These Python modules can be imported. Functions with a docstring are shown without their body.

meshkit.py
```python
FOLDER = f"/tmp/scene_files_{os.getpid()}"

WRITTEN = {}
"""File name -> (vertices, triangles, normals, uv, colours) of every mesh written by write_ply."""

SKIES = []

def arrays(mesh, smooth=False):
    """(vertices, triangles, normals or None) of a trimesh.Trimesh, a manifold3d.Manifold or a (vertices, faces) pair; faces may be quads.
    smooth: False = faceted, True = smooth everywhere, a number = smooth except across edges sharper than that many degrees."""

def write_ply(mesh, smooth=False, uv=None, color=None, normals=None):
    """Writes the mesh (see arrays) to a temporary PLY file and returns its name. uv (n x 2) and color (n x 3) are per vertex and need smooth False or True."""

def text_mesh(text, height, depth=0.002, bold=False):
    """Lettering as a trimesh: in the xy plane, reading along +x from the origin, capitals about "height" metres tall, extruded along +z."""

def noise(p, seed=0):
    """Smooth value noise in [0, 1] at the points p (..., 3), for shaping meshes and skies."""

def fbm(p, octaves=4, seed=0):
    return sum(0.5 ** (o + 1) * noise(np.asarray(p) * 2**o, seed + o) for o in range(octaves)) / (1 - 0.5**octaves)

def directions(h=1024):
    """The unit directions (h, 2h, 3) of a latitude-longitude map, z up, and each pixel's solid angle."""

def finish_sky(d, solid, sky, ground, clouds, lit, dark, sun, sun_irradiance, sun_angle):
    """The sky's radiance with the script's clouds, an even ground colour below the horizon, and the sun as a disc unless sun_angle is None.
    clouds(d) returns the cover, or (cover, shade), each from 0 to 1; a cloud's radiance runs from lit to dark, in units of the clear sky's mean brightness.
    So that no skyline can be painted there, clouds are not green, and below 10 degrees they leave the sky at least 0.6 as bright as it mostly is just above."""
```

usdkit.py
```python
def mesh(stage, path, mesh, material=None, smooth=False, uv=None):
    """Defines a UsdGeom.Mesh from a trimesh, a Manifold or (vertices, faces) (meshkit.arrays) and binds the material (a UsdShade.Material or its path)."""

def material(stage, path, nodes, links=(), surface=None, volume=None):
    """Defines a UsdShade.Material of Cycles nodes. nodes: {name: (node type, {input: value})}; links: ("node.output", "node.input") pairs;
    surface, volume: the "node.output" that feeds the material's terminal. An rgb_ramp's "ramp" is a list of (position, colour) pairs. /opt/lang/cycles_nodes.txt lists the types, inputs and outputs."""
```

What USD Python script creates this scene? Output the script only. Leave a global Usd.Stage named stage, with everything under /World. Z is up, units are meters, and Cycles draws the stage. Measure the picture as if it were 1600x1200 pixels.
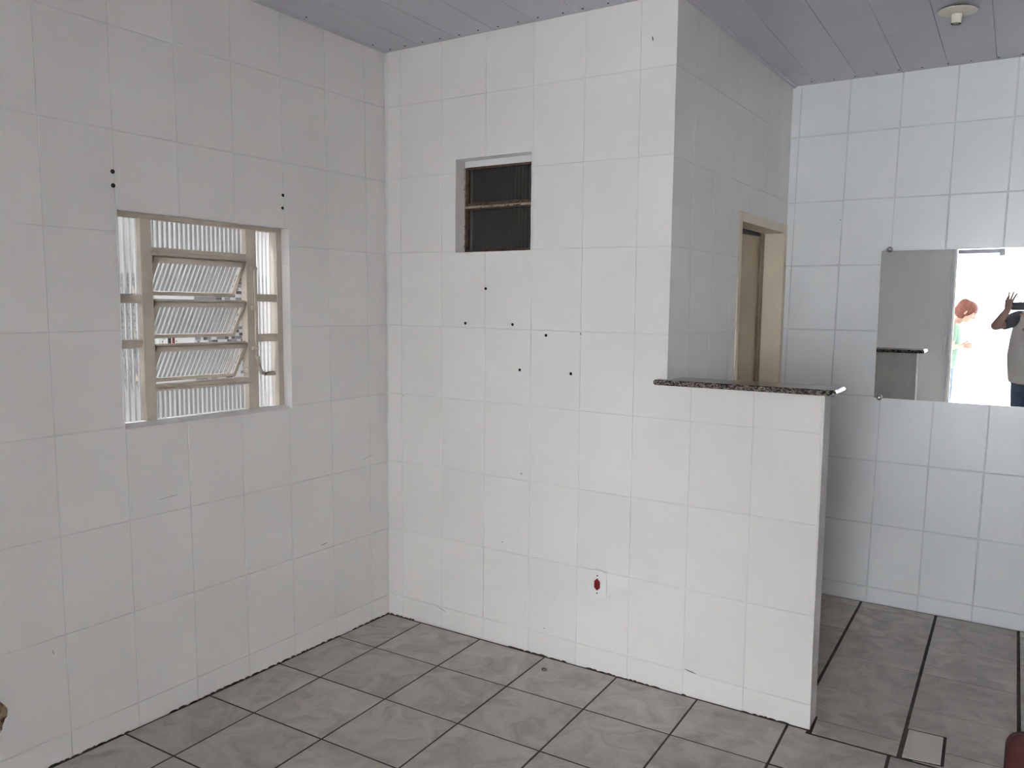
import math, random
import numpy as np, trimesh, usdkit, meshkit
import manifold3d as m3
from shapely.geometry import Polygon, box as sbox
from pxr import Usd, UsdGeom, UsdLux, UsdShade, Gf, Sdf, Vt

rng = random.Random(7)
stage = Usd.Stage.CreateInMemory()
UsdGeom.SetStageUpAxis(stage, 'Z'); UsdGeom.SetStageMetersPerUnit(stage, 1.0)
UsdGeom.Xform.Define(stage, '/World'); UsdGeom.Scope.Define(stage, '/World/Looks')

# ------------------------------------------------------------------ camera, sky, sun, exposure
SC = 1.045
CAM = np.array([2.5579, -2.9428, 1.5153])
RIGHT = np.array([0.8458073, 0.5333672, 0.0113769])
DOWN = np.array([0.0599405, -0.0738192, -0.9954687])
FWD = np.array([-0.5301105, 0.8426566, -0.0944071])
EXPOSURE = 7.43
SKY_STRENGTH = 0.5
SUN_STRENGTH = 5.0
cam = UsdGeom.Camera.Define(stage, '/World/camera')
M = np.eye(4); M[0, :3] = RIGHT; M[1, :3] = -DOWN; M[2, :3] = -FWD; M[3, :3] = CAM
cam.AddTransformOp().Set(Gf.Matrix4d(M.tolist()))
cam.CreateHorizontalApertureAttr(36.0); cam.CreateVerticalApertureAttr(27.0)
cam.CreateFocalLengthAttr(36.0 * 1252.5 / 1600.0)
cam.CreateClippingRangeAttr(Gf.Vec2f(0.05, 500.0))
cam.CreateExposureAttr(EXPOSURE)

SUN_EL, SUN_AZ = math.radians(58), math.radians(60)      # azimuth of the sun, from +x towards +y
sun_dir = np.array([math.cos(SUN_EL) * math.cos(SUN_AZ), math.cos(SUN_EL) * math.sin(SUN_AZ), math.sin(SUN_EL)])
sky_mat = usdkit.material(stage, '/World/Looks/sky', {
    'tc': ('texture_coordinate', {}),
    'sky': ('sky_texture', {'sky_type': 'hosek_wilkie', 'sun_direction': tuple(sun_dir), 'turbidity': 4.0, 'ground_albedo': 0.4}),
    'n': ('noise_texture', {'scale': 2.2, 'detail': 5.0, 'roughness': 0.55}),
    'r': ('rgb_ramp', {'ramp': [(0.38, (0, 0, 0)), (0.66, (1, 1, 1))]}),
    'm': ('mix_color', {'blend_type': 'mix', 'b': (0.95, 0.97, 1.0)}),
    'bg': ('background_shader', {'strength': SKY_STRENGTH})},
    [('tc.generated', 'n.vector'), ('n.fac', 'r.fac'), ('r.color', 'm.fac'), ('sky.color', 'm.a'), ('m.result', 'bg.color')], surface='bg.background')
dome = UsdLux.DomeLight.Define(stage, '/World/sky_light')
dome.CreateIntensityAttr(1.0)
UsdShade.MaterialBindingAPI.Apply(dome.GetPrim()).Bind(sky_mat)
sun = UsdLux.DistantLight.Define(stage, '/World/sun_light')
sun.CreateAngleAttr(0.6); sun.CreateIntensityAttr(SUN_STRENGTH); sun.CreateColorAttr(Gf.Vec3f(1.0, 0.95, 0.87))
zax = sun_dir; xax = np.cross([0, 0, 1], zax); xax /= np.linalg.norm(xax); yax = np.cross(zax, xax)
MS = np.eye(4); MS[0, :3] = xax; MS[1, :3] = yax; MS[2, :3] = zax
sun.AddTransformOp().Set(Gf.Matrix4d(MS.tolist()))

# ------------------------------------------------------------------ helpers
_used = {}
def numbered(parent, name):
    k = (parent, name); n = _used.get(k, 0); _used[k] = n + 1
    return f'{parent}/{name}' if n == 0 else f'{parent}/{name}_{n:03d}'

def path_of(p):
    return '/World' if p is None else (p if isinstance(p, str) else str(p.GetPath()))

def meta(prim, label=None, category=None, group=None, kind=None):
    for k, v in (("label", label), ("category", category), ('group', group), ('kind', kind)):
        if v: prim.SetCustomDataByKey(k, v)
    return prim

def xform(name, parent=None, loc=None, **kw):
    x = UsdGeom.Xform.Define(stage, numbered(path_of(parent), name))
    if loc is not None: x.AddTranslateOp().Set(Gf.Vec3d(*map(float, loc)))
    return meta(x.GetPrim(), **kw)

def obj(name, mesh, mat, parent=None, smooth=False, **kw):
    p = usdkit.mesh(stage, numbered(path_of(parent), name), mesh, mat, smooth=smooth).GetPrim()
    return meta(p, **kw)

def tm(v, f): return trimesh.Trimesh(np.asarray(v, float), np.asarray(f, int), process=False)
def cat(*ms): return trimesh.util.concatenate([m for m in ms])
def bx(x0, x1, y0, y1, z0, z1):
    m = trimesh.creation.box([abs(x1 - x0), abs(y1 - y0), abs(z1 - z0)])
    m.apply_translation([(x0 + x1) / 2, (y0 + y1) / 2, (z0 + z1) / 2]); return m
def tri(man):
    a = man.to_mesh(); return trimesh.Trimesh(a.vert_properties[:, :3].astype(float), a.tri_verts.astype(int), process=False)
def man(t): return m3.Manifold(m3.Mesh(np.asarray(t.vertices, np.float32), np.asarray(t.faces, np.uint32)))
def rbox(x0, x1, y0, y1, z0, z1, r=0.002):
    """A box with chamfered edges."""
    x0, x1 = sorted((x0, x1)); y0, y1 = sorted((y0, y1)); z0, z1 = sorted((z0, z1))
    r = min(r, (x1 - x0) / 2.01, (y1 - y0) / 2.01, (z1 - z0) / 2.01)
    pts = []
    for x, sx in ((x0, 1), (x1, -1)):
        for y, sy in ((y0, 1), (y1, -1)):
            for z, sz in ((z0, 1), (z1, -1)):
                pts += [(x + sx * r, y + sy * r, z), (x + sx * r, y, z + sz * r), (x, y + sy * r, z + sz * r)]
    return trimesh.convex.convex_hull(np.array(pts))
def apply(mesh, fn):
    m = mesh.copy(); v = np.asarray(m.vertices); m.vertices = np.array([fn(*p) for p in v])
    if m.volume < 0: m.invert()
    return m

def ccw(poly): return np.array(poly.exterior.coords[:-1])[:: 1 if poly.exterior.is_ccw else -1]
def inset(P, d):
    """Each corner of the counter-clockwise polygon P moved inwards by d along both its edges."""
    n = len(P); out = []
    for i in range(n):
        a, b, c = P[i - 1], P[i], P[(i + 1) % n]
        e1 = (b - a) / (np.linalg.norm(b - a) + 1e-12); e2 = (c - b) / (np.linalg.norm(c - b) + 1e-12)
        n1, n2 = np.array([-e1[1], e1[0]]), np.array([-e2[1], e2[0]])
        k = 1 + n1 @ n2
        out.append(b + d * (n1 + n2) / max(k, 0.3))
    return np.array(out)
def caps(P):
    v, f = trimesh.creation.triangulate_polygon(Polygon(P), engine='earcut')
    # map to P's own order
    idx = [int(np.argmin(((P - q) ** 2).sum(1))) for q in v]
    f = np.array([[idx[a] for a in t] for t in f])
    ar = np.cross(P[f[:, 1]] - P[f[:, 0]], P[f[:, 2]] - P[f[:, 0]])
    f[ar < 0] = f[ar < 0][:, ::-1]
    return f[np.abs(ar) > 1e-12]
def layered(P, layers):
    """A solid from the polygon P: layers of (inset, height) from bottom to top, capped at both ends."""
    n = len(P); V = []; F = []
    for d, z in layers:
        V += [(*q, z) for q in inset(P, d)]
    for k in range(len(layers) - 1):
        for i in range(n):
            j = (i + 1) % n; a, b, c, d = k * n + i, k * n + j, (k + 1) * n + j, (k + 1) * n + i
            F += [(a, b, c), (a, c, d)]
    c = caps(P)
    F += [tuple(t[::-1]) for t in c] + [tuple(t + (len(layers) - 1) * n) for t in c]
    return tm(V, F)
def lathe(profile, sides=32, at=(0, 0, 0)):
    """profile: (radius, z) from bottom to top; closed on the axis."""
    m = trimesh.creation.revolve(np.array(profile, float), sections=sides); m.apply_translation(at)
    if m.volume < 0: m.invert()
    return m
def tube(pts, r, sides=8):
    p = np.asarray(pts, float); t = np.gradient(p, axis=0); t /= np.linalg.norm(t, axis=1, keepdims=True)
    up = np.array([0.3, 0.2, 1.0]) if abs(t[0][2]) < 0.8 else np.array([1.0, 0.2, 0.1])
    V = []; F = []
    for i in range(len(p)):
        a = np.cross(t[i], up); a /= np.linalg.norm(a); b = np.cross(t[i], a)
        for k in range(sides):
            w = 2 * math.pi * k / sides; V.append(p[i] + r * (math.cos(w) * a + math.sin(w) * b))
    for i in range(len(p) - 1):
        for k in range(sides):
            k2 = (k + 1) % sides; a, b, c, d = i * sides + k, i * sides + k2, (i + 1) * sides + k2, (i + 1) * sides + k
            F += [(a, b, c), (a, c, d)]
    n = len(p)
    for k in range(1, sides - 1): F += [(0, k + 1, k), ((n - 1) * sides, (n - 1) * sides + k, (n - 1) * sides + k + 1)]
    m = tm(V, F)
    if m.volume < 0: m.invert()
    return m

# ------------------------------------------------------------------ materials
def L(n): return '/World/Looks/' + n
def plain(name, col, rough=0.5, metal=0.0, spec=0.5, **kw):
    return usdkit.material(stage, L(name), {'p': ('principled_bsdf', {'base_color': col, 'roughness': rough, 'metallic': metal, 'specular_ior_level': spec, **kw})}, [], surface='p.BSDF')

def painted(name, c1, c2, rough=0.4, vary=0.02, bump=0.02, scale=3.0, dirt=None):
    """Paint: slow tone changes, a slight change from piece to piece, fine roller relief."""
    nodes = {'g': ('geometry', {}), 'n': ('noise_texture', {'scale': scale, 'detail': 4.0}), 'r': ('rgb_ramp', {'ramp': [(0.3, c1), (0.7, c2)]}),
             'o': ('object_info', {}), 'mr': ('map_range', {'to_min': 1 - vary, 'to_max': 1 + vary}), 'h': ('hsv', {}),
             'n2': ('noise_texture', {'scale': 90.0, 'detail': 2.0}), 'b': ('bump', {'strength': bump, 'distance': 0.01}),
             'p': ('principled_bsdf', {'roughness': rough, 'specular_ior_level': 0.45})}
    links = [('g.position', 'n.vector'), ('g.position', 'n2.vector'), ('n.fac', 'r.fac'), ('o.random', 'mr.value'), ('mr.result', 'h.value'), ('r.color', 'h.color'),
             ('n2.fac', 'b.height'), ('b.normal', 'p.normal')]
    if dirt:      # small irregular flecks where the paint is worn
        nodes |= {'d': ('noise_texture', {'scale': dirt[1], 'detail': 6.0, 'roughness': 0.7}), 'dr': ('rgb_ramp', {'ramp': [(dirt[2], (0, 0, 0)), (dirt[2] + 0.03, (1, 1, 1))]}),
                  'dm': ('mix_color', {'blend_type': 'mix', 'b': dirt[0]})}
        links += [('g.position', 'd.vector'), ('d.fac', 'dr.fac'), ('dr.color', 'dm.fac'), ('h.color', 'dm.a'), ('dm.result', 'p.base_color')]
    else:
        links.append(('h.color', 'p.base_color'))
    return usdkit.material(stage, L(name), nodes, links, surface='p.BSDF')

W_TILE = painted('white_painted_tile', (0.747, 0.716, 0.684), (0.782, 0.752, 0.722), rough=0.24, vary=0.016, bump=0.03)
COOL_LIT_TILE = painted('cool_lit_white_tile', (0.70, 0.706, 0.71), (0.735, 0.742, 0.747), rough=0.24, vary=0.016, bump=0.03)  # the far wall's bluish daylight put into the tile colour
W_BODY = painted('white_painted_joint', (0.62, 0.598, 0.575), (0.74, 0.714, 0.688), rough=0.6, vary=0.0, bump=0.03, scale=9.0)
W_GROUT = painted('grey_wall_grout', (0.53, 0.535, 0.54), (0.65, 0.655, 0.66), rough=0.7, vary=0.0, scale=7.0)
W_PLAIN = painted('white_wall_paint', (0.74, 0.73, 0.715), (0.77, 0.76, 0.745), rough=0.5, vary=0.0)
W_FRONT = painted('light_grey_wall_paint', (0.80, 0.79, 0.775), (0.83, 0.82, 0.805), rough=0.25, vary=0.0)
W_TAN = painted('sand_wall_paint', (0.69, 0.66, 0.62), (0.73, 0.70, 0.66), rough=0.6, vary=0.0)
W_DIM = painted('dark_contrast_paint', (0.30, 0.29, 0.28), (0.34, 0.33, 0.32), rough=0.7, vary=0.0)  # darkened to stand for a dim corridor behind the fluted panes
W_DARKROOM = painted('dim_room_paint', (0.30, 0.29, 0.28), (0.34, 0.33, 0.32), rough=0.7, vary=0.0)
W_OUT = painted('facade_paint', (0.80, 0.79, 0.77), (0.84, 0.83, 0.81), rough=0.8, vary=0.02, scale=0.8)
CEIL = painted('lilac_white_pvc', (0.57, 0.56, 0.615), (0.60, 0.59, 0.645), rough=0.35, vary=0.012, bump=0.005)
BEIGE = painted('beige_metal_paint', (0.54, 0.462, 0.37), (0.61, 0.53, 0.435), rough=0.45, vary=0.0, scale=14.0, dirt=((0.16, 0.08, 0.04), 22.0, 0.69))
DOORC = painted('beige_door_paint', (0.62, 0.51, 0.36), (0.68, 0.565, 0.41), rough=0.4, vary=0.03, scale=5.0)
DOORF = painted('cream_door_frame_paint', (0.66, 0.57, 0.43), (0.72, 0.63, 0.49), rough=0.4, vary=0.0, scale=5.0)
GAP_SHADE = painted('gap_shade_brown', (0.24, 0.185, 0.12), (0.28, 0.22, 0.15), rough=0.5, vary=0.0, scale=5.0)  # shade of the hinge gap put into the colour
RUST = painted('rusty_brown_metal', (0.035, 0.02, 0.014), (0.12, 0.075, 0.045), rough=0.75, vary=0.0, scale=40.0, dirt=((0.45, 0.38, 0.3), 60.0, 0.64))
WORN = painted('worn_cream_metal', (0.36, 0.29, 0.22), (0.62, 0.56, 0.48), rough=0.6, vary=0.0, scale=30.0, dirt=((0.08, 0.045, 0.03), 45.0, 0.56))
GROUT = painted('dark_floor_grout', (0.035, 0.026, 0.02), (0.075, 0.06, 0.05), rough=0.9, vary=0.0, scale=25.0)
RUBBLE = painted('broken_plaster', (0.10, 0.05, 0.025), (0.42, 0.31, 0.20), rough=0.95, vary=0.0, bump=0.6, scale=38.0)
CHROME = plain('chrome', (0.82, 0.82, 0.83), 0.12, 1.0)
STEEL = plain('brushed_aluminium', (0.45, 0.46, 0.48), 0.35, 1.0)
BLACK = plain('black_hole', (0.008, 0.007, 0.006), 0.9)
SCREW = plain('dark_screw', (0.05, 0.045, 0.045), 0.5, 0.6)
SCUFF = plain('dark_scuff', (0.10, 0.095, 0.085), 0.8)
SCUFFL = plain('grey_scuff', (0.44, 0.43, 0.41), 0.7)
PLASTIC = plain('white_plastic', (0.755, 0.745, 0.735), 0.3)
CREAM = plain('cream_plastic', (0.74, 0.70, 0.60), 0.35)
REDP = plain('red_plastic', (0.19, 0.007, 0.009), 0.4)
BLACKP = plain('black_plastic', (0.02, 0.02, 0.02), 0.4)
MIRROR = plain('mirror_silver', (0.93, 0.945, 0.94), 0.0, 1.0)
MEDGE = plain('mirror_glass_edge', (0.80, 0.85, 0.83), 0.1)
RED = painted('maroon_upholstery', (0.060, 0.0075, 0.009), (0.072, 0.009, 0.011), rough=0.7, vary=0.0, bump=0.06, scale=12.0)
REDD = plain('dark_maroon_edging', (0.05, 0.012, 0.012), 0.55)
SKIN = painted('skin', (0.66, 0.43, 0.36), (0.72, 0.48, 0.40), rough=0.5, vary=0.0, scale=20.0)
SKIN2 = painted('fair_skin', (0.62, 0.38, 0.29), (0.68, 0.43, 0.33), rough=0.5, vary=0.0, scale=20.0)
HAIR = painted('auburn_hair', (0.16, 0.05, 0.035), (0.26, 0.09, 0.06), rough=0.5, vary=0.0, scale=40.0, bump=0.3)
HAIRD = painted('dark_hair', (0.02, 0.015, 0.012), (0.04, 0.03, 0.025), rough=0.5, vary=0.0, scale=40.0, bump=0.3)
SHIRT = painted('light_grey_jersey', (0.80, 0.78, 0.765), (0.86, 0.84, 0.825), rough=0.9, vary=0.0, scale=8.0, bump=0.1)
NAVY = painted('navy_jersey', (0.13, 0.155, 0.20), (0.16, 0.185, 0.24), rough=0.9, vary=0.0, scale=8.0, bump=0.1)
JEANS = painted('blue_denim', (0.09, 0.13, 0.20), (0.15, 0.20, 0.30), rough=0.9, vary=0.0, scale=14.0, bump=0.15)
GREEN = painted('pale_green_cotton', (0.30, 0.44, 0.34), (0.35, 0.50, 0.39), rough=0.9, vary=0.0, scale=8.0, bump=0.1)
SHOE = plain('dark_shoe', (0.03, 0.03, 0.035), 0.6)
EYEW = plain('eye_white', (0.8, 0.8, 0.78), 0.2)
EYED = plain('dark_eye', (0.02, 0.012, 0.01), 0.2)
LIPS = plain('lips', (0.40, 0.16, 0.14), 0.5)
PHONE = plain('phone_case', (0.10, 0.115, 0.13), 0.35)
LENS = plain('lens_glass', (0.01, 0.01, 0.015), 0.05)
TEAL = painted('teal_awning', (0.02, 0.12, 0.13), (0.03, 0.16, 0.17), rough=0.7, vary=0.0)
CONC = painted('pavement_concrete', (0.42, 0.41, 0.40), (0.50, 0.49, 0.47), rough=0.9, vary=0.0, scale=4.0, bump=0.2)
ASPH = painted('asphalt', (0.10, 0.10, 0.105), (0.14, 0.14, 0.145), rough=0.9, vary=0.0, scale=30.0, bump=0.3)
MOS1 = plain('mosaic_light', (0.70, 0.68, 0.68), 0.3)
MOS2 = plain('mosaic_grey', (0.30, 0.285, 0.29), 0.3)
MOS3 = plain('mosaic_brown', (0.15, 0.125, 0.12), 0.3)
CABLE = plain('white_cable', (0.78, 0.79, 0.80), 0.3)

def glass_mat(name, tint, rough):
    return usdkit.material(stage, L(name), {'p': ('principled_bsdf', {'base_color': tint, 'roughness': rough, 'transmission_weight': 1.0, 'ior': 1.5})}, [], surface='p.BSDF')
GLASS = glass_mat('fluted_glass', (0.97, 0.98, 0.98), 0.03)
GLASSD = glass_mat('dusty_fluted_glass', (0.75, 0.77, 0.77), 0.10)

FLOORT = usdkit.material(stage, L('grey_mottled_floor_tile'), {
    'g': ('geometry', {}), 'o': ('object_info', {}), 'sh': ('vector_math', {'math_type': 'multiply_add', 'vector2': (1, 1, 1)}), 'cx': ('combine_xyz', {}),
    'k': ('math', {'math_type': 'multiply', 'value2': 37.0}),
    'w': ('noise_texture', {'scale': 5.0, 'detail': 3.0}), 'wm': ('vector_math', {'math_type': 'multiply_add', 'vector2': (0.22, 0.22, 0.22)}),
    'n': ('noise_texture', {'scale': 6.5, 'detail': 6.0, 'roughness': 0.62, 'distortion': 1.1}),
    'r': ('rgb_ramp', {'ramp': [(0.22, (0.33, 0.295, 0.262)), (0.42, (0.42, 0.377, 0.336)), (0.55, (0.49, 0.445, 0.398)), (0.75, (0.55, 0.505, 0.455))]}),
    'v': ('noise_texture', {'type': 'ridged_multifractal', 'scale': 4.0, 'detail': 5.0, 'roughness': 0.5, 'distortion': 1.6}),
    'vr': ('rgb_ramp', {'ramp': [(0.55, (0, 0, 0)), (0.95, (1, 1, 1))]}), 'vk': ('math', {'math_type': 'multiply', 'value2': 0.35}),
    'mv': ('mix_color', {'blend_type': 'mix', 'b': (0.285, 0.26, 0.232)}),
    'mr': ('map_range', {'to_min': 0.93, 'to_max': 1.07}), 'h': ('hsv', {}),
    'rn': ('map_range', {'to_min': 0.22, 'to_max': 0.40}),
    'p': ('principled_bsdf', {'specular_ior_level': 0.5})},
    [('o.random', 'k.value1'), ('k.value', 'cx.x'), ('k.value', 'cx.y'), ('g.position', 'sh.vector1'), ('cx.vector', 'sh.vector3'), ('sh.vector', 'w.vector'), ('w.color', 'wm.vector1'), ('sh.vector', 'wm.vector3'),
     ('wm.vector', 'n.vector'), ('n.fac', 'r.fac'), ('wm.vector', 'v.vector'), ('v.fac', 'vr.fac'), ('vr.color', 'vk.value1'), ('vk.value', 'mv.fac'), ('r.color', 'mv.a'),
     ('o.random', 'mr.value'), ('mr.result', 'h.value'), ('mv.result', 'h.color'), ('h.color', 'p.base_color'), ('n.fac', 'rn.value'), ('rn.result', 'p.roughness')], surface='p.BSDF')
FLOORL = painted('pale_repair_tile', (0.66, 0.61, 0.555), (0.72, 0.67, 0.61), rough=0.35, vary=0.0, scale=7.0)
GRANITE = usdkit.material(stage, L('speckled_granite'), {
    'g': ('geometry', {}), 'v': ('voronoi_texture', {'scale': 175.0, 'randomness': 1.0}), 's': ('separate_color', {}),
    'r': ('rgb_ramp', {'ramp': [(0.0, (0.016, 0.012, 0.011)), (0.30, (0.04, 0.031, 0.027)), (0.40, (0.12, 0.093, 0.078)), (0.66, (0.18, 0.145, 0.122)), (0.74, (0.26, 0.22, 0.19)), (1.0, (0.33, 0.29, 0.25))]}),
    'n': ('noise_texture', {'scale': 60.0, 'detail': 3.0}), 'm': ('mix_color', {'blend_type': 'multiply', 'fac': 0.5}),
    'p': ('principled_bsdf', {'roughness': 0.16, 'specular_ior_level': 0.5})},
    [('g.position', 'v.vector'), ('v.color', 's.color'), ('s.r', 'r.fac'), ('g.position', 'n.vector'), ('r.color', 'm.a'), ('n.color', 'm.b'), ('m.result', 'p.base_color')], surface='p.BSDF')

# ------------------------------------------------------------------ walls: their planes, found from the photograph
H_CEIL = 2.689
DROP = 0.0017                                   # how far the wall's body lies behind the tiles' faces
def P_left(y, z, n): return (0.0238 * y - 0.0066 * z + n, y, z)       # n: out of the wall into the room
def P_back(x, z, n): return (x, -n, z)
def P_side(y, z, n): return (1.4175 + 0.0417 * y + n, y, z)
def P_far(x, z, n): return (x, 1.5187 - 0.003 * x - n, z)
X_RIGHT, Y_FRONT, T = 4.35, -4.72, 0.14

def wall_body(P, u0, u1, z0, z1, thick, holes=(), pits=()):
    """The wall behind the tiles in the wall's own (u, z, n); holes: (u0, u1, z0, z1) cut through, pits: (polygon, depth)."""
    w = man(bx(u0, u1, z0, z1, -thick, -DROP))
    for a, b, c, d in holes: w -= man(bx(a, b, c, d, -thick - 1, 1))
    for poly, d in pits: w -= man(trimesh.creation.extrude_polygon(Polygon(poly), d + 1, engine='earcut').apply_translation([0, 0, -d]))
    return apply(tri(w), P)

def tile_wall(parent, P, us, ushear, zs, zslope, clip, gap, mat, holes=(), wob=0.0012, name='wall_tile', depth=0.006):
    """Tiles between the joint lines us (u at height 1.254, leaning by ushear) and zs (heights at u0, sloping by zslope = (slope, u0))."""
    area = clip
    for h in holes: area = area.difference(h if isinstance(h, Polygon) else sbox(h[0], h[2], h[1], h[3]))
    def X(u, z):
        for _ in range(3):
            uu = u + ushear * (zz - 1.254) if _ else u
            zz = z + zslope[0] * (uu - zslope[1])
        return uu, zz
    for i in range(len(us) - 1):
        for j in range(len(zs) - 1):
            q = Polygon([X(us[i], zs[j]), X(us[i + 1], zs[j]), X(us[i + 1], zs[j + 1]), X(us[i], zs[j + 1])])
            q = q.buffer(-(gap + rng.uniform(-0.25, 0.35) * gap) / 2, join_style=2).intersection(area)
            for g in getattr(q, 'geoms', [q]):
                if g.is_empty or g.geom_type != 'Polygon' or g.area < 4e-4: continue
                g = g.simplify(0.0004)
                pts = ccw(g)
                try:
                    m = layered(pts, [(0, -depth), (0, -0.0009), (0.0009, 0.0)])
                except Exception as e:
                    print('tile failed', e); continue
                a, b, c = rng.gauss(0, wob), rng.gauss(0, wob), rng.uniform(-0.0006, 0.0004)
                cx, cz = pts.mean(0)
                v = np.asarray(m.vertices); v[:, 2] += a * (v[:, 0] - cx) + b * (v[:, 1] - cz) + c
                obj(name, apply(tm(v, m.faces), P), mat, parent)

def sorted_lines(first, step, lo, hi):
    out = [first]
    while out[-1] + step < hi: out.append(out[-1] + step)
    out.append(hi)
    while out[0] - step > lo: out.insert(0, out[0] - step)
    out.insert(0, lo)
    return out

STRUCT = dict(kind='structure')
# openings
WL = (-1.328, -0.588, 1.081, 1.832)             # the kitchen-side window in the left wall: y0, y1, z0, z1
WB = (0.398, 0.791, 1.760, 2.169)               # the small high window in the back wall
DO = (0.757, 1.50, -0.1, 1.972)                  # the doorway in the side wall

# --- left wall
hole_rng = random.Random(3)
hole = []
for k in range(26):
    a = 2 * math.pi * k / 26
    r = 1 + hole_rng.uniform(-0.05, 0.05)
    hole.append((-1.838 + 0.094 * r * math.cos(a), 0.232 + 0.074 * r * math.sin(a)))
hole = Polygon(hole).buffer(0)
wall_left = xform('wall_left', **STRUCT)
obj('wall_body', wall_body(P_left, Y_FRONT - T, 0.0, -0.05, 2.80, T, [WL], [(list(hole.exterior.coords), 0.03)]), W_BODY, wall_left)
zl = [0.0] + [z * SC for z in (0.0921, 0.4144, 0.7305, 1.0488, 1.3674, 1.6880, 2.0104, 2.3357)] + [2.80]
yl = [-4.80] + sorted([-0.1205 * SC - 0.2402 * k for k in range(20) if -0.1205 * SC - 0.2402 * k > -4.70]) + [0.02]
tile_wall(wall_left, P_left, yl, -0.0081, zl, (0.0045, 0.0), sbox(Y_FRONT, 0.005, -0.001, H_CEIL + 0.02), 0.0026, W_TILE, [WL, hole])

# --- back wall, with the half-height partition that carries the counter
wall_back = xform('wall_back', **STRUCT)
XP, XE, ZH = 1.4175, 2.002, 1.2265
body = man(bx(-0.02, XP - 0.004, -0.05, 2.80, -0.13, -DROP)) + man(bx(XP - 0.03, XE - DROP, -0.05, ZH, -0.111, -DROP))
body -= man(bx(WB[0], WB[1], WB[2], WB[3], -1, 1))
obj('wall_body', apply(tri(body), P_back), W_BODY, wall_back)
zb = [0.0] + [z * SC for z in (0.0947, 0.4126, 0.7314, 1.0468, 1.3608, 1.6848, 2.0144, 2.3275)] + [2.80]
xb = [-0.05] + [(0.0814 + 0.2281 * k) * SC for k in range(8)] + [2.03]
tile_wall(wall_back, P_back, xb, -0.0034, zb, (-0.007, 1.0), Polygon([(0.001, 0), (XE - 0.0005 + 0.002, 0), (XE - 0.012, ZH - 0.001), (XP, ZH - 0.001), (XP, H_CEIL + 0.02), (0.001, H_CEIL + 0.02)]), 0.0026, W_TILE, [WB])
def P_end(y, z, n): return (XE - 0.0095 * z + n, y, z)
ze = [-0.01] + [z * SC - 0.007 for z in (0.0947, 0.4126, 0.7314, 1.0468)] + [1.25]
tile_wall(wall_back, P_end, [0.001, 0.112], 0, ze, (0, 0), sbox(0.0, 0.0, 0.113, ZH - 0.001), 0.002, W_TILE, depth=0.004)

# --- side wall of the back room, with the doorway
wall_side = xform('wall_side', **STRUCT)
obj('wall_body', wall_body(P_side, 0.012, 1.515, -0.05, 2.80, 0.10, [DO]), W_BODY, wall_side)
zsd = [0.0] + [z * SC for z in (0.09, 0.412, 0.73, 1.046, 1.36, 1.684, 2.005, 2.3245)] + [2.80]
ysd = [0.0] + [y * SC for y in (0.1931, 0.4142, 0.6342, 0.855, 1.075, 1.296)] + [1.53]
tile_wall(wall_side, P_side, ysd, -0.002, zsd, (0.0, 0.0), sbox(-0.0015, 0, 1.512, H_CEIL + 0.02), 0.0024, W_TILE, [DO], wob=0.002)

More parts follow.
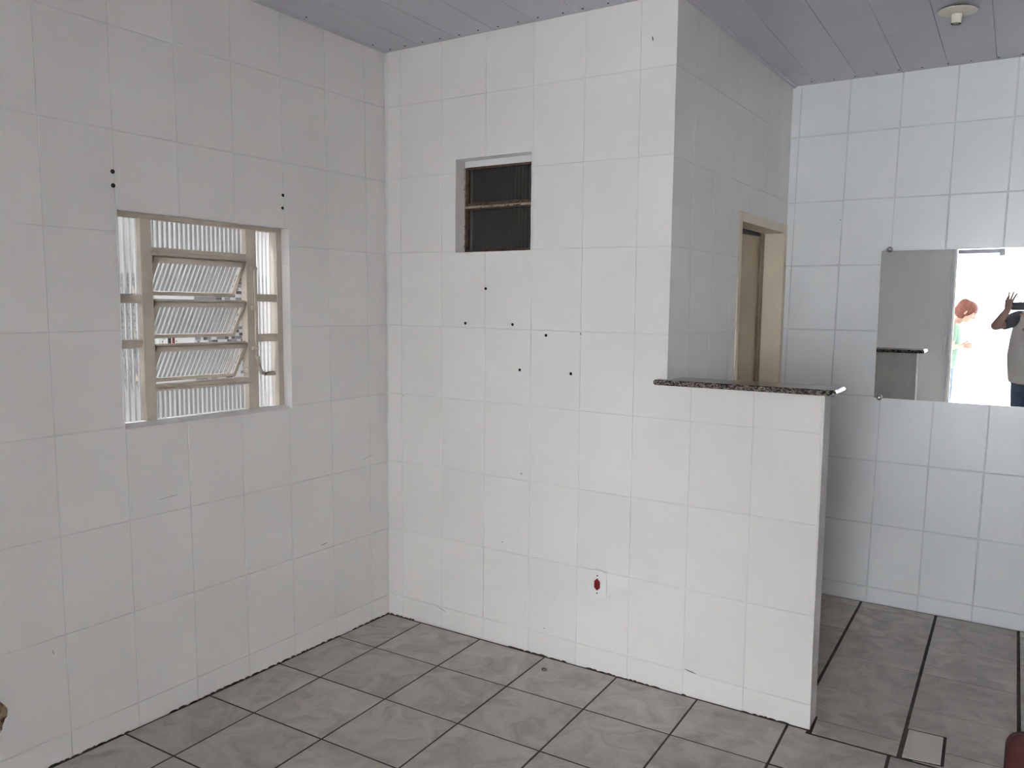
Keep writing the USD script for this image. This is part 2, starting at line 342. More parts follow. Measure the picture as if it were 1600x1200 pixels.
# --- far wall
wall_far = xform('wall_far', **STRUCT)
obj('wall_body', wall_body(P_far, -0.1, X_RIGHT + T, -0.05, 2.80, T), W_GROUT, wall_far)
zf = [0.0] + [z * SC for z in (0.0807, 0.4015, 0.7181, 1.038, 1.358, 1.6787, 1.995, 2.3191)] + [2.80]
xf = [1.40] + [(1.4385 + 0.2306 * k) * SC for k in range(13)] + [X_RIGHT + 0.02]
xf = [x for x in xf if x < X_RIGHT] + [X_RIGHT + 0.02]
tile_wall(wall_far, P_far, xf, 0.0153, zf, (-0.0025, 1.881), sbox(1.42, 0.003, X_RIGHT, H_CEIL + 0.02), 0.0068, COOL_LIT_TILE)

# --- walls out of the frame
obj('wall_right', bx(X_RIGHT, X_RIGHT + T, Y_FRONT - T, 1.52, 0, 2.80), W_TAN, **STRUCT)
XJ, XJ2 = 1.835, 3.75                                      # the shopfront's jamb
front = man(bx(-0.15, X_RIGHT + T, Y_FRONT - T, Y_FRONT, 0, 4.6)) - man(bx(XJ, XJ2, Y_FRONT - 1, Y_FRONT + 1, -1, 2.58))  # carried up past the ceiling as an added parapet that blocks sun
obj('wall_front', tri(front), W_FRONT, **STRUCT)
# an added, unseen porch that shapes the daylight coming in from the street
YP, PX0, PX1 = -7.40, 0.7, 4.9
porch = man(bx(PX0 - T, PX1 + T, YP - T, YP, -0.02, 4.6)) - man(bx(1.60, 4.05, YP - 1, YP + 1, -1, 2.36))
obj('wall_porch_front', tri(porch), W_PLAIN, **STRUCT)
obj('wall_porch_side', bx(PX0 - T, PX0, YP, Y_FRONT - T, -0.02, 2.9), W_PLAIN, **STRUCT)
obj('wall_porch_end', bx(PX1, PX1 + T, YP, Y_FRONT - T, -0.02, 2.9), W_PLAIN, **STRUCT)
obj('ceiling_porch', bx(PX0 - T, PX1 + T, YP - T, Y_FRONT - T, 2.75, 2.88), W_PLAIN, **STRUCT)
obj('floor_porch', bx(PX0 - T, PX1 + T, YP - T, Y_FRONT - T, -0.12, -0.01), CONC, **STRUCT)
jt = xform('trim_1', **STRUCT)
obj('jamb', rbox(XJ - 0.004, XJ + 0.030, Y_FRONT - T - 0.01, Y_FRONT + 0.012, 0, 2.58, 0.003), CABLE, jt)
obj('jamb_strip', rbox(XJ + 0.030, XJ + 0.042, Y_FRONT - 0.06, Y_FRONT - 0.02, 0, 2.58, 0.003), CREAM, jt)

# --- floor
floor = xform('floor', **STRUCT)
obj('grout_bed', cat(bx(-0.2, X_RIGHT, Y_FRONT - T, 0.2, -0.10, -0.0016), bx(1.40, X_RIGHT, 0.0, 1.66, -0.10, -0.0018)), GROUT, floor)
lt = Polygon([(2.307, 0.204), (2.420, 0.211), (2.425, 0.006), (2.307, -0.012)])
def fx(k, y): 
    return (0.2095 + 0.32856 * k) * SC - 0.0203 * (y + 0.5225)
def fy(k, x): return (-0.3127 - 0.3281 * k) * SC + 0.0191 * (x - 0.836)
def floor_tile(poly, mat=FLOORT, gap=0.0055, name='floor_tile', lift=None):
    poly = poly.buffer(-gap / 2, join_style=2)
    for g in getattr(poly, 'geoms', [poly]):
        if g.is_empty or g.geom_type != 'Polygon' or g.area < 5e-4: continue
        pts = ccw(g.simplify(0.0004)); up = rng.uniform(-0.0004, 0.0002) if lift is None else lift
        m = layered(pts, [(0, -0.01), (0, -0.0008), (0.0010, 0.0)])
        v = np.asarray(m.vertices); v[:, 2] += up + rng.gauss(0, 0.0010) * (v[:, 0] - pts[:, 0].mean()) + rng.gauss(0, 0.0012) * (v[:, 1] - pts[:, 1].mean())
        obj(name, tm(v, m.faces), mat, floor)
ring = lt.buffer(0.007, join_style=2)
regionA = Polygon([(0.0 + 0.004, -0.006), (2.0, -0.006), (2.0, -0.028), (X_RIGHT, 0.008), (X_RIGHT, Y_FRONT), (-0.108, Y_FRONT)]).difference(ring)
for i in range(-1, 14):
    for j in range(-1, 14):
        y1 = lambda x, j=j: fy(j - 1, x) if j > 0 else (fy(0, x) + 0.345 if j == 0 else 9)
        if j < 0: continue
        c = [(fx(i, y1(1)), 0), (fx(i + 1, y1(1)), 0)]
        q = Polygon([(fx(i, fy(j, 1)), fy(j, c[0][0])), (fx(i + 1, fy(j, 1)), fy(j, c[1][0])), (fx(i + 1, y1(1)), y1(c[1][0])), (fx(i, y1(1)), y1(c[0][0]))])
        floor_tile(q.intersection(regionA), gap=0.0072 if i < 5 else 0.011)
gxs = [1.8631, 2.197, 2.5328]; gxs = [gxs[0] - 0.335] + gxs + [gxs[-1] + 0.335 * k for k in range(1, 6)]
gys = [-0.0235, 0.088, 0.3726, 0.7053, 1.0134, 1.3602, 1.45]
regionB = Polygon([(1.43, 0.116), (2.006, 0.116), (2.012, -0.024), (X_RIGHT, 0.010), (X_RIGHT, 1.499), (1.48, 1.508)]).difference(ring)
for i in range(len(gxs) - 1):
    for j in range(len(gys) - 1):
        def cn(a, b):
            x, y = gxs[a] * SC, gys[b] * SC
            return (x - 0.0024 * (y - 0.836), y + 0.0147 * (x - 1.881))
        q = Polygon([cn(i, j), cn(i + 1, j), cn(i + 1, j + 1), cn(i, j + 1)])
        # the joints running to the far wall are the wide ones
        pts = np.array(q.exterior.coords[:-1]); s = 0.0042
        pts = pts + np.array([(s, 0), (-s, 0), (-s, 0), (s, 0)])
        floor_tile(Polygon(pts).intersection(regionB), gap=0.004)
floor_tile(lt, FLOORL, gap=0.002, lift=0.001)
# bits of debris lying on the floor
def speck(x, y, r, mat, name, **kw):
    m = trimesh.creation.icosphere(1, 1.0); m.apply_scale([r, r * 0.8, r * 0.35]); m.apply_translation([x, y, r * 0.3]); return obj(name, m, mat, **kw)

# --- ceiling: PVC boards under a slab
ceiling = xform('ceiling', **STRUCT)
obj('ceiling_slab', bx(-0.2, X_RIGHT + T, Y_FRONT - T, 1.66, H_CEIL + 0.012, H_CEIL + 0.12), W_PLAIN, ceiling)
for k in range(23):
    x0 = -0.197 + 0.1998 * k; x1 = min(x0 + 0.1998, X_RIGHT)
    P = np.array([(x0 + 0.0006, Y_FRONT), (x1 - 0.0006, Y_FRONT), (x1 - 0.0006, 1.52), (x0 + 0.0006, 1.52)])
    m = layered(P, [(0.0009, 0), (0, 0.0009), (0, 0.010)]); m.apply_translation([0, 0, H_CEIL + 0.001 * 0])
    obj('ceiling_board', m, CEIL, ceiling)
def ceil_screw(x, y):
    m = lathe([(0, -0.0022), (0.0032, -0.0018), (0.0042, 0.0004), (0, 0.0004)], 10, (x, y, H_CEIL)); obj('screw', m, SCREW, ceiling, smooth=40)
for k in range(14): ceil_screw(0.041 + 0.0999 * k + rng.uniform(-0.006, 0.006), -0.033 + rng.uniform(-0.006, 0.004))
for k in range(14): ceil_screw(1.585 + 0.1022 * k + rng.uniform(-0.006, 0.006), 1.465 + rng.uniform(-0.008, 0.006))
for k in range(5): ceil_screw(0.02, -0.12 - 0.4 * k)
obj('ceiling_joint', apply(bx(0.0, 1.515, H_CEIL - 0.007, H_CEIL, -0.001, 0.016), P_side), CEIL, ceiling)

# ------------------------------------------------------------------ holes and marks on the walls (parts of their wall)
def drill_hole(wall, P, u, z, r=0.0055):
    m = lathe([(0, -0.004), (r * 0.6, -0.003), (r, 0.0004), (r * 1.25, 0.0006), (r * 1.3, 0.0), (r * 1.3, -0.005), (0, -0.005)][::-1], 14)
    m = lathe([(0.0, -0.004), (r, -0.004), (r, 0.0006), (r * 0.8, 0.0009), (0.0, 0.0007)], 14)
    v = np.asarray(m.vertices).copy(); v[:, 0] += u; v[:, 1] += z
    obj('drill_hole', apply(tm(v, m.faces), P), BLACK, wall)
for u, z, r in ((-1.338, 1.956, 0.0075), (-1.338, 1.910, 0.0075), (-0.615, 1.965, 0.0065), (-0.618, 1.913, 0.0065)): drill_hole(wall_left, P_left, u, z, r)
for u, z in ((0.564, 1.599), (0.455, 1.445), (0.706, 1.444), (0.873, 1.402), (0.745, 1.249), (0.995, 1.246)): drill_hole(wall_back, P_back, u, z, 0.0062)
def scuff(wall, P, u0, z0, u1, z1, w=0.003, mat=SCUFF):
    d = np.array([u1 - u0, z1 - z0]); n = np.array([-d[1], d[0]]) / (np.linalg.norm(d) + 1e-9) * w / 2; a, b = np.array([u0, z0]), np.array([u1, z1])
    P2 = np.array([a, a * 0.7 + b * 0.3 - n, a * 0.2 + b * 0.8 - n * 0.6, b, a * 0.3 + b * 0.7 + n, a * 0.8 + b * 0.2 + n * 0.5])
    m = layered(P2, [(0, -0.002), (0, 0.0004)]); obj('scuff_mark', apply(m, P), mat, wall)
scuff(wall_back, P_back, 1.036, 1.418, 1.037, 1.408, 0.004)
scuff(wall_back, P_back, 1.318, 2.548, 1.321, 2.528, 0.005)
scuff(wall_back, P_back, 1.522, 0.107, 1.575, 0.098, 0.004)
scuff(wall_back, P_back, 0.09, 1.094, 0.102, 1.092, 0.006, SCUFFL)
scuff(wall_back, P_back, 0.755, 0.80, 0.765, 0.792, 0.012, SCUFFL)
scuff(wall_back, P_back, 0.66, 0.475, 0.666, 0.472, 0.004)
scuff(wall_back, P_back, 0.29, 0.102, 0.36, 0.082, 0.004, SCUFFL)
scuff(wall_back, P_back, 1.263, 0.737, 1.266, 0.732, 0.005)
scuff(wall_back, P_back, 0.885, 0.128, 0.889, 0.124, 0.005)
scuff(wall_far, P_far, 1.745, 1.99, 1.748, 1.985, 0.006)
scuff(wall_left, P_left, -1.605, 0.39, -1.600, 0.372, 0.004, SCUFFL)
scuff(wall_left, P_left, -1.22, 0.81, -1.13, 0.815, 0.003, SCUFFL)
scuff(wall_left, P_left, -0.19, 0.795, -0.09, 0.815, 0.003, SCUFFL)
scuff(wall_left, P_left, -0.44, 0.45, -0.40, 0.457, 0.003)
# the broken hole by the frame's edge: rough plaster deep in it
V = []; F = []; nu, nz = 34, 28
for j in range(nz):
    for i in range(nu):
        u, z = -1.95 + 0.225 * i / (nu - 1), 0.140 + 0.185 * j / (nz - 1)
        n = -0.024 + 0.022 * meshkit.fbm(np.array([u * 38, z * 38, 0.5]), 4, 5) + 0.010 * (meshkit.noise(np.array([u * 90, z * 90, 2.0]), 3) > 0.6)
        V.append((u, z, min(float(n), -0.0045)))
for j in range(nz - 1):
    for i in range(nu - 1):
        a = j * nu + i; F += [(a, a + 1, a + nu + 1), (a, a + nu + 1, a + nu)]
obj('broken_plaster', tm([P_left(*v) for v in V], F), RUBBLE, wall_left, label='rough brown plaster in a broken hole of the wall')
# crumbs, and dark flakes for the black shadow in gaps under the wall tiles
base_rng = random.Random(11)
def dirt_shade_line(wall, P, spans, name='base_dirt'):
    ms = []
    for u0, u1 in spans:
        u = u0
        while u < u1:
            w = base_rng.uniform(0.012, 0.05); h = base_rng.uniform(0.002, 0.0062)
            Q = np.array([(u, -0.001), (u + w, -0.001), (u + w * 0.85, h * 0.5), (u + w * 0.5, h), (u + w * 0.2, h * 0.7)])
            ms.append(layered(Q, [(0, -0.003), (0, 0.0012)])); u += w * base_rng.uniform(0.75, 1.25)
    obj(name, apply(cat(*ms), P), GROUT, wall, kind='stuff')
dirt_shade_line(wall_back, P_back, [(0.005, 0.16), (0.70, 0.98), (1.09, 1.34), (1.36, 1.40), (1.515, 1.52), (1.75, 1.93)])
dirt_shade_line(wall_left, P_left, [(-3.0, -1.36), (-1.2, -0.62), (-0.62, -0.36), (-0.25, -0.02)])

# ------------------------------------------------------------------ the louvred window in the left wall
FO = -0.045                                     # the frame's room-side face
def PW(y, z, n): return P_left(y, z, n)
def wl_box(y0, y1, z0, z1, n0, n1, r=0.0015): return apply(rbox(y0, y1, z0, z1, n0, n1, r), PW)
def fluted(y0, y1, z0, z1, pitch=0.0195, amp=0.0042, thick=0.0045, per=8):
    """A pane of fluted glass in (u, z, n): ridges upright, flat behind. n is 0 at the ridges' mean."""
    n = max(2, int(round((y1 - y0) / pitch))) * per
    u = np.linspace(y0, y1, n + 1); f = amp * np.abs(np.sin(math.pi * np.arange(n + 1) / per)) - amp / 2
    V = []; F = []
    for z in (z0, z1):
        for a, b in zip(u, f): V.append((a, z, b))
    for z in (z0, z1):
        for a in u: V.append((a, z, -thick))
    m = n + 1
    for i in range(n):
        F += [(i, i + 1, m + i + 1), (i, m + i + 1, m + i)]
        F += [(2 * m + i, 3 * m + i, 3 * m + i + 1), (2 * m + i, 3 * m + i + 1, 2 * m + i + 1)]
        F += [(i, 2 * m + i, 2 * m + i + 1), (i, 2 * m + i + 1, i + 1)]
        F += [(m + i, m + i + 1, 3 * m + i + 1), (m + i, 3 * m + i + 1, 3 * m + i)]
    F += [(0, m, 3 * m), (0, 3 * m, 2 * m), (n, 2 * m + n, 3 * m + n), (n, 3 * m + n, m + n)]
    t = tm(V, F)
    if t.volume < 0: t.invert()
    return t
w1 = xform('window_1', kind='structure')
Y0, Y1, Z0, Z1 = WL
A0, A1, B0, B1 = FO - 0.032, FO, FO - 0.022, FO - 0.004
yL0, yL1 = -1.222, -1.178                       # mullion between the narrow panes and the louvres
yR0, yR1 = -0.772, -0.722
frame = cat(wl_box(Y0, Y1, Z1 - 0.016, Z1, A0, A1), wl_box(Y0, Y1, Z0, Z0 + 0.009, A0, A1), wl_box(Y0, Y0 + 0.022, Z0, Z1, A0, A1), wl_box(Y1 - 0.028, Y1, Z0, Z1, A0, A1))
obj('frame', frame, BEIGE, w1)
obj('mullion', wl_box(yL0, yL1, Z0 + 0.014, Z1 - 0.014, A0 + 0.002, A1 + 0.004), BEIGE, w1)
obj('mullion', wl_box(yR0, yR1, Z0 + 0.014, Z1 - 0.014, A0 + 0.002, A1 + 0.004), BEIGE, w1)
for z in ((1.517, 1.549), (1.358, 1.387)): obj('glazing_bar', wl_box(Y0 + 0.02, yL0 + 0.002, z[0], z[1], A0 + 0.004, A1 - 0.002), BEIGE, w1)
for z in ((1.529, 1.560), (1.366, 1.397)): obj('glazing_bar', wl_box(yR1 - 0.002, Y1 - 0.026, z[0], z[1], A0 + 0.004, A1 - 0.002), BEIGE, w1)
obj('transom', cat(wl_box(yL1 - 0.002, yR0 + 0.002, 1.690, 1.718, A0, A1 + 0.004), wl_box(yL1 - 0.006, yR0 + 0.012, 1.694, 1.702, A1, A1 + 0.012)), BEIGE, w1)
obj('transom', cat(wl_box(yL1 - 0.002, yR0 + 0.002, 1.198, 1.224, A0, A1 + 0.004), wl_box(yL1 - 0.004, yR0 + 0.01, 1.204, 1.209, A1, A1 + 0.010)), BEIGE, w1)
def pane(parent, y0, y1, z0, z1, n, mat=GLASS, PP=PW, name='pane', tilt=None):
    m = fluted(y0, y1, z0, z1); v = np.asarray(m.vertices).copy(); v[:, 2] += n
    if tilt: v = np.array([tilt(*q) for q in v])
    obj(name, apply(tm(v, m.faces), PP), mat, parent, smooth=40)
nP = FO - 0.018
zl_ = [(1.097, 1.357), (1.387, 1.517), (1.549, Z1 - 0.016)]
zr_ = [(1.097, 1.366), (1.397, 1.529), (1.560, Z1 - 0.016)]
for a, b in zl_: pane(w1, Y0 + 0.021, yL0 + 0.001, a, b, nP)
for a, b in zr_: pane(w1, yR1 - 0.001, Y1 - 0.027, a, b, nP)
pane(w1, yL1 - 0.001, yR0 + 0.001, 1.717, Z1 - 0.015, nP)
pane(w1, yL1 - 0.001, yR0 + 0.001, Z0 + 0.015, 1.199, nP)
# three louvre sashes, swung about their middles: top edge into the room, bottom edge out
TILT = math.radians(31)
for zc in (1.617, 1.4575, 1.2945):
    hh = 0.080
    def swing(y, z, n, zc=zc):
        a, b = z, n
        return (y, zc + a * math.cos(TILT) - b * math.sin(TILT), FO - 0.034 + a * math.sin(TILT) + b * math.cos(TILT))
    s = xform('sash', w1)
    ya, yb = yL1 + 0.004, yR0 - 0.004
    def sb(y0, y1, z0, z1, n0, n1): return apply(apply(rbox(y0, y1, z0, z1, n0, n1, 0.0012), swing), PW)
    fr = cat(sb(ya, yb, hh - 0.024, hh, -0.004, 0.004), sb(ya, yb, hh - 0.004, hh, -0.016, 0.004), sb(ya, yb, -hh, -hh + 0.014, -0.004, 0.004), sb(ya, yb, -hh, -hh + 0.004, -0.012, 0.004),
             sb(ya, ya + 0.024, -hh, hh, -0.004, 0.004), sb(ya, ya + 0.004, -hh, hh, -0.018, 0.004), sb(yb - 0.016, yb, -hh, hh, -0.004, 0.004), sb(yb - 0.004, yb, -hh, hh, -0.018, 0.004))
    obj('sash_frame', fr, BEIGE, s)
    m = fluted(ya + 0.022, yb - 0.014, -hh + 0.012, hh - 0.022); v = np.asarray(m.vertices).copy(); v[:, 2] -= 0.007
    obj('pane', apply(tm(np.array([swing(*q) for q in v]), m.faces), PW), GLASS, s, smooth=40)
    obj('hinge', cat(*[apply(trimesh.creation.cylinder(0.006, 0.012, sections=12).apply_transform(trimesh.transformations.rotation_matrix(math.pi / 2, [0, 1, 0])).apply_translation([y, zc, FO - 0.030]), PW) for y in (ya - 0.003, yb + 0.003)]), BEIGE, s)
# the link bar that moves the louvres, with its lever
lk = xform('lever', w1)
obj('link_bar', cat(*[wl_box(-0.762, -0.748, a, b, n0, n1) for a, b, n0, n1 in ((1.30, 1.668, -0.012, -0.006),)]), BEIGE, lk)
obj('link_bracket', cat(*[wl_box(-0.776, -0.748, z - 0.008, z + 0.008, -0.018, -0.004) for z in (1.660, 1.505, 1.342)]), BEIGE, lk)
arm = [P_left(-0.755, 1.31, -0.006), P_left(-0.752, 1.268, -0.002), P_left(-0.746, 1.244, 0.004), P_left(-0.732, 1.237, 0.010), P_left(-0.716, 1.240, 0.014)]
obj('lever_arm', tube(arm, 0.0075, 10), WORN, lk, smooth=50)
obj('lever_grip', tube([P_left(-0.722, 1.239, 0.013), P_left(-0.694, 1.240, 0.022)], 0.009, 12), WORN, lk, smooth=50)
ringp = [P_left(-0.790 + 0.013 * math.cos(a), 1.253 + 0.013 * math.sin(a), FO + 0.010) for a in np.linspace(0, 2 * math.pi, 17)]
obj('catch_ring', tube(ringp, 0.0022, 6), BEIGE, lk, smooth=50)
# reveal: plastered jambs, head and sill, the jamb and sill tiled in pieces
def rv(y0, y1, z0, z1, n0=-T - 0.004, n1=0.0005): return apply(rbox(y0, y1, z0, z1, n0, n1, 0.001), P_left)
for a, b in ((Z0, 1.355), (1.358, 1.685), (1.688, Z1)): obj('reveal_tile', rv(Y1 - 0.0005, Y1 + 0.006, a, b), W_TILE, w1)
for a, b in ((Z0, 1.355), (1.358, 1.685), (1.688, Z1)): obj('reveal_tile', rv(Y0 - 0.006, Y0 + 0.0005, a, b), W_TILE, w1)
for a, b in ((Y0, -1.10), (-1.098, -0.86), (-0.858, Y1)):      # the sloping sill in front of the frame, and the sill outside it
    wedge = trimesh.convex.convex_hull(np.array([(y, z, n) for y in (a, b) for z, n in ((Z0 - 0.006, 0.0005), (Z0 + 0.0005, 0.0005), (Z0 + 0.014, FO + 0.001), (Z0 - 0.006, FO + 0.001))]))
    obj('sill_tile', apply(wedge, P_left), W_TILE, w1)
    obj('sill_tile', rv(a, b, Z0 - 0.006, Z0 + 0.001, -T - 0.004, FO - 0.034), W_TILE, w1)
obj('reveal_head', rv(Y0, Y1, Z1 - 0.001, Z1 + 0.006), W_TILE, w1)
obj('anchor', apply(lathe([(0, -0.003), (0.006, -0.003), (0.006, 0.001), (0, 0.001)], 12).apply_translation([Y0 + 0.012, Z1 - 0.014, FO]), P_left), BLACK, w1)

# ------------------------------------------------------------------ the small high window in the back wall
w2 = xform('window_2', kind='structure')
x0, x1, z0, z1 = WB
D = 0.062
def wb(a, b, c, d, n0, n1, r=0.001): return apply(rbox(a, b, c, d, -n1, -n0, r), P_back)
obj('head_rail', wb(x0, x1, z1 - 0.028, z1, D, D + 0.03), W_PLAIN, w2)
obj('frame', cat(wb(x0, x0 + 0.006, z0, z1, D, D + 0.03), wb(x1 - 0.006, x1, z0, z1, D, D + 0.03)), WORN, w2)
mid = 1.966
for a, b in ((z0 + 0.002, mid - 0.004), (mid + 0.004, z1 - 0.028)):
    s = xform('sash', w2)
    ya, yb = x0 + 0.007, x1 - 0.007
    obj('sash_frame', cat(wb(ya, yb, b - 0.010, b, D + 0.002, D + 0.024), wb(ya, yb, a, a + 0.013, D + 0.002, D + 0.024), wb(ya, ya + 0.016, a, b, D + 0.002, D + 0.024), wb(yb - 0.014, yb, a, b, D + 0.002, D + 0.024)), RUST, s)
    m = fluted(ya + 0.014, yb - 0.012, a + 0.011, b - 0.008, pitch=0.019, amp=0.0016); v = np.asarray(m.vertices).copy(); v[:, 2] -= D + 0.014
    obj('pane', apply(tm(v, m.faces), P_back), GLASSD, s, smooth=40)
obj('transom', cat(wb(x0 + 0.005, x1 - 0.005, mid - 0.006, mid - 0.001, D - 0.004, D + 0.02), wb(x0 + 0.005, x1 - 0.005, mid + 0.001, mid + 0.004, D - 0.002, D + 0.02)), WORN, w2)
obj('reveal', cat(wb(x0 - 0.004, x0 + 0.0005, z0, z1, -0.0005, 0.132), wb(x1 - 0.0005, x1 + 0.004, z0, z1, -0.0005, 0.132), wb(x0, x1, z1 - 0.0005, z1 + 0.004, -0.0005, 0.132), wb(x0, x1, z0 - 0.004, z0 + 0.0005, -0.0005, 0.132)), W_TILE, w2)

# ------------------------------------------------------------------ the doorway in the side wall
d1 = xform('door_1', kind='structure')
def sd(a, b, c, d, n0, n1, r=0.002): return apply(rbox(a, b, c, d, n0, n1, r), P_side)
DA, DB, DZ = 0.795, 1.462, 1.925
obj('door_frame', cat(sd(DO[0], DA, 0, DO[3], -0.102, 0.004), sd(DB, DO[1] + 0.008, 0, DO[3], -0.102, 0.004), sd(DA - 0.002, DB + 0.002, DZ, DO[3], -0.102, 0.004)), DOORF, d1)
hx, hy = P_side(1.436, 0, -0.118)[0], 1.450
ang = math.radians(13)
def leaf(u, z, n):                              # u along the leaf from its hinges, n out of its face towards this room
    return (hx - u * math.sin(ang) + n * math.cos(ang), hy - u * math.cos(ang) - n * math.sin(ang) * -1 * -1, z)
obj('door_leaf', apply(rbox(0, 0.64, 0.008, 1.913, -0.035, 0.0, 0.002), leaf), DOORC, d1)
obj('door_stop', sd(DB - 0.040, DB + 0.004, 0, DZ + 0.004, -0.112, -0.101), GAP_SHADE, d1, label='dark brown stop strip')  # strip added where the hinge gap lies in shade
obj('door_knob', apply(lathe([(0, 0), (0.02, 0), (0.02, 0.006), (0.008, 0.01), (0.008, 0.03), (0.024, 0.036), (0.026, 0.05), (0.016, 0.06), (0, 0.062)], 20), lambda a, b, c: leaf(0.58 + a, 1.0 + b, c)), CHROME, d1, smooth=50)

# the dim back room beyond the door and the small window
room = man(bx(-0.02, 1.36, 0.13, 1.66, 0, 2.80)) - man(bx(0.0, 2.0, 0.0, 1.516, 0.0, 2.9))
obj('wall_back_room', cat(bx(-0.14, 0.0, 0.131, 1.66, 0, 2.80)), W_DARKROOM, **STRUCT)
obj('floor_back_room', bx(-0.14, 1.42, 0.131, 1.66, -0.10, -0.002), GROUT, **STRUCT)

# ------------------------------------------------------------------ counter slab
corner = Polygon([(1.379, -0.056), (2.046, -0.058), (2.046, 0.135), (1.4245, 0.135), (1.4205, -0.0015), (1.379, -0.0015)])
pts = []
base = ccw(corner)
for i, b in enumerate(base):
    a, c = base[i - 1], base[(i + 1) % len(base)]
    r = {(2.046, -0.058): 0.012, (2.046, 0.135): 0.010, (1.379, -0.056): 0.012}.get((round(b[0], 3), round(b[1], 3)), 0)
    if r:
        u, w = (a - b) / np.linalg.norm(a - b), (c - b) / np.linalg.norm(c - b)
        for t in np.linspace(0, 1, 5): pts.append(b + r * ((1 - t) ** 2 * u + t ** 2 * w))
    else: pts.append(b)
R = 0.0105
lay = [(R * (1 - math.cos(t)), R + 0.0 + R * math.sin(t)) for t in np.linspace(-math.pi / 2, math.pi / 2, 9)]
m = layered(np.array(pts), [(min(a, 0.008), z) for a, z in lay]); m.apply_translation([0, 0, ZH])
obj('counter', m, GRANITE, smooth=35, label='speckled dark granite counter slab with a rounded edge on the white half wall', category='counter')

# ------------------------------------------------------------------ mirror with its four chrome buttons
TM = 0.009                                      # it hangs leaning forward a little
MX0, MX1, MZ0, MZ1 = 1.951, 3.151, 1.078, 1.823
mir = xform('mirror', loc=P_far(2.55, MZ0, 0.004), label='wide frameless wall mirror held by chrome buttons on the white tiled wall', category='mirror')
o = np.array(P_far(2.55, MZ0, 0.004))
def PM(x, z, n): return np.array(P_far(x, z, n + 0.004 + TM * (z - MZ0))) - o
def hexa(x0, x1, z0, z1, n0, n1): return apply(bx(x0, x1, z0, z1, n0, n1), PM)
obj('silvered_face', hexa(MX0 + 0.0015, MX1 - 0.0015, MZ0 + 0.0015, MZ1 - 0.0015, 0.0034, 0.004), MIRROR, mir)
obj('glass_edge', cat(hexa(MX0, MX0 + 0.0015, MZ0, MZ1, 0, 0.004), hexa(MX1 - 0.0015, MX1, MZ0, MZ1, 0, 0.004), hexa(MX0, MX1, MZ0, MZ0 + 0.0015, 0, 0.004), hexa(MX0, MX1, MZ1 - 0.0015, MZ1, 0, 0.004), hexa(MX0, MX1, MZ0, MZ1, 0, 0.0033)), MEDGE, mir)
for x, z in ((1.990, 1.829), (1.977, 1.081), (3.11, 1.829), (3.11, 1.074)):
    b = lathe([(0, -0.006), (0.014, -0.006), (0.0155, 0.004), (0.0145, 0.009), (0.009, 0.0145), (0, 0.0165)], 24)
    obj('mirror_button', apply(b, lambda a, c, n, x=x, z=z: PM(x + a, z + c, n)), CHROME, mir, smooth=50)

# ------------------------------------------------------------------ wall outlet
ol = xform('wall_outlet', loc=(1.1415, -0.0005, 0.376), label='white wall outlet plate with a red socket low on the tiled wall', category='outlet')
def outlet_plate(w, h, t, bow):
    P = []
    for k in range(9): P.append((-w / 2 + w * k / 8, -h / 2 - bow * (1 - (2 * k / 8 - 1) ** 2)))
    for k in range(9): P.append((w / 2 - w * k / 8, h / 2 + bow * (1 - (2 * k / 8 - 1) ** 2)))
    return layered(ccw(Polygon(P)), [(0, 0), (0, t * 0.6), (0.002, t)])
def PO(a, b, n): return (a, -n, b)
obj('plate', apply(outlet_plate(0.084, 0.112, 0.009, 0.005), PO), PLASTIC, ol)
sp = Polygon([(0.0115 * math.cos(t), 0.0235 * math.sin(t)) for t in np.linspace(0, 2 * math.pi, 25)[:-1]]).buffer(0)
hexs = ccw(Polygon([(-0.0105, -0.012), (0, -0.0225), (0.0105, -0.012), (0.0105, 0.012), (0, 0.0225), (-0.0105, 0.012)]).buffer(0.003).simplify(0.0003))
sk = obj('socket', apply(layered(hexs, [(0, 0.008), (0, 0.0105), (0.0012, 0.0112), (0.0035, 0.0095)]), PO), REDP, ol, label='red socket face')
for zz in (-0.011, 0.0, 0.011): obj('pin_hole', apply(lathe([(0, 0.0085), (0.0022, 0.0085), (0.0022, 0.0102), (0, 0.0102)], 10).apply_translation([0, zz, 0]), PO), BLACKP, sk)
for zz in (-0.037, 0.037): obj('screw', apply(lathe([(0, 0.008), (0.0033, 0.008), (0.003, 0.0100), (0, 0.0106)], 12).apply_translation([0, zz, 0]), PO), SCREW, ol, smooth=50)

# ------------------------------------------------------------------ ceiling lamp holder without a bulb
lh = xform('lamp_holder', loc=(2.285, 0.705, H_CEIL), label='cream round ceiling lamp holder without a bulb on the lilac boards', category='lamp holder')
tl = trimesh.transformations.rotation_matrix(math.radians(3.5), [0.4, 1, 0])
obj('rose', lathe([(0, -0.020), (0.026, -0.020), (0.050, -0.0165), (0.066, -0.0125), (0.070, -0.0105), (0.071, -0.008), (0.069, -0.006), (0.0, -0.005)], 48).apply_transform(tl), CREAM, lh, smooth=40)
obj('mounting_base', lathe([(0, -0.0065), (0.050, -0.0065), (0.050, 0.001), (0, 0.001)], 32), BLACKP, lh)  # black disc standing for the shadowed gap above the rose
obj('socket', lathe([(0, -0.036), (0.0145, -0.038), (0.0155, -0.052), (0.0175, -0.054), (0.0178, -0.050), (0.0185, -0.026), (0.0205, -0.018), (0, -0.018)], 36).apply_transform(tl), CREAM, lh, smooth=40)
obj('socket_rim', lathe([(0.0135, -0.0545), (0.0175, -0.0555), (0.0175, -0.0525), (0.0135, -0.0525)], 36).apply_transform(tl), SCUFF, lh, smooth=40)

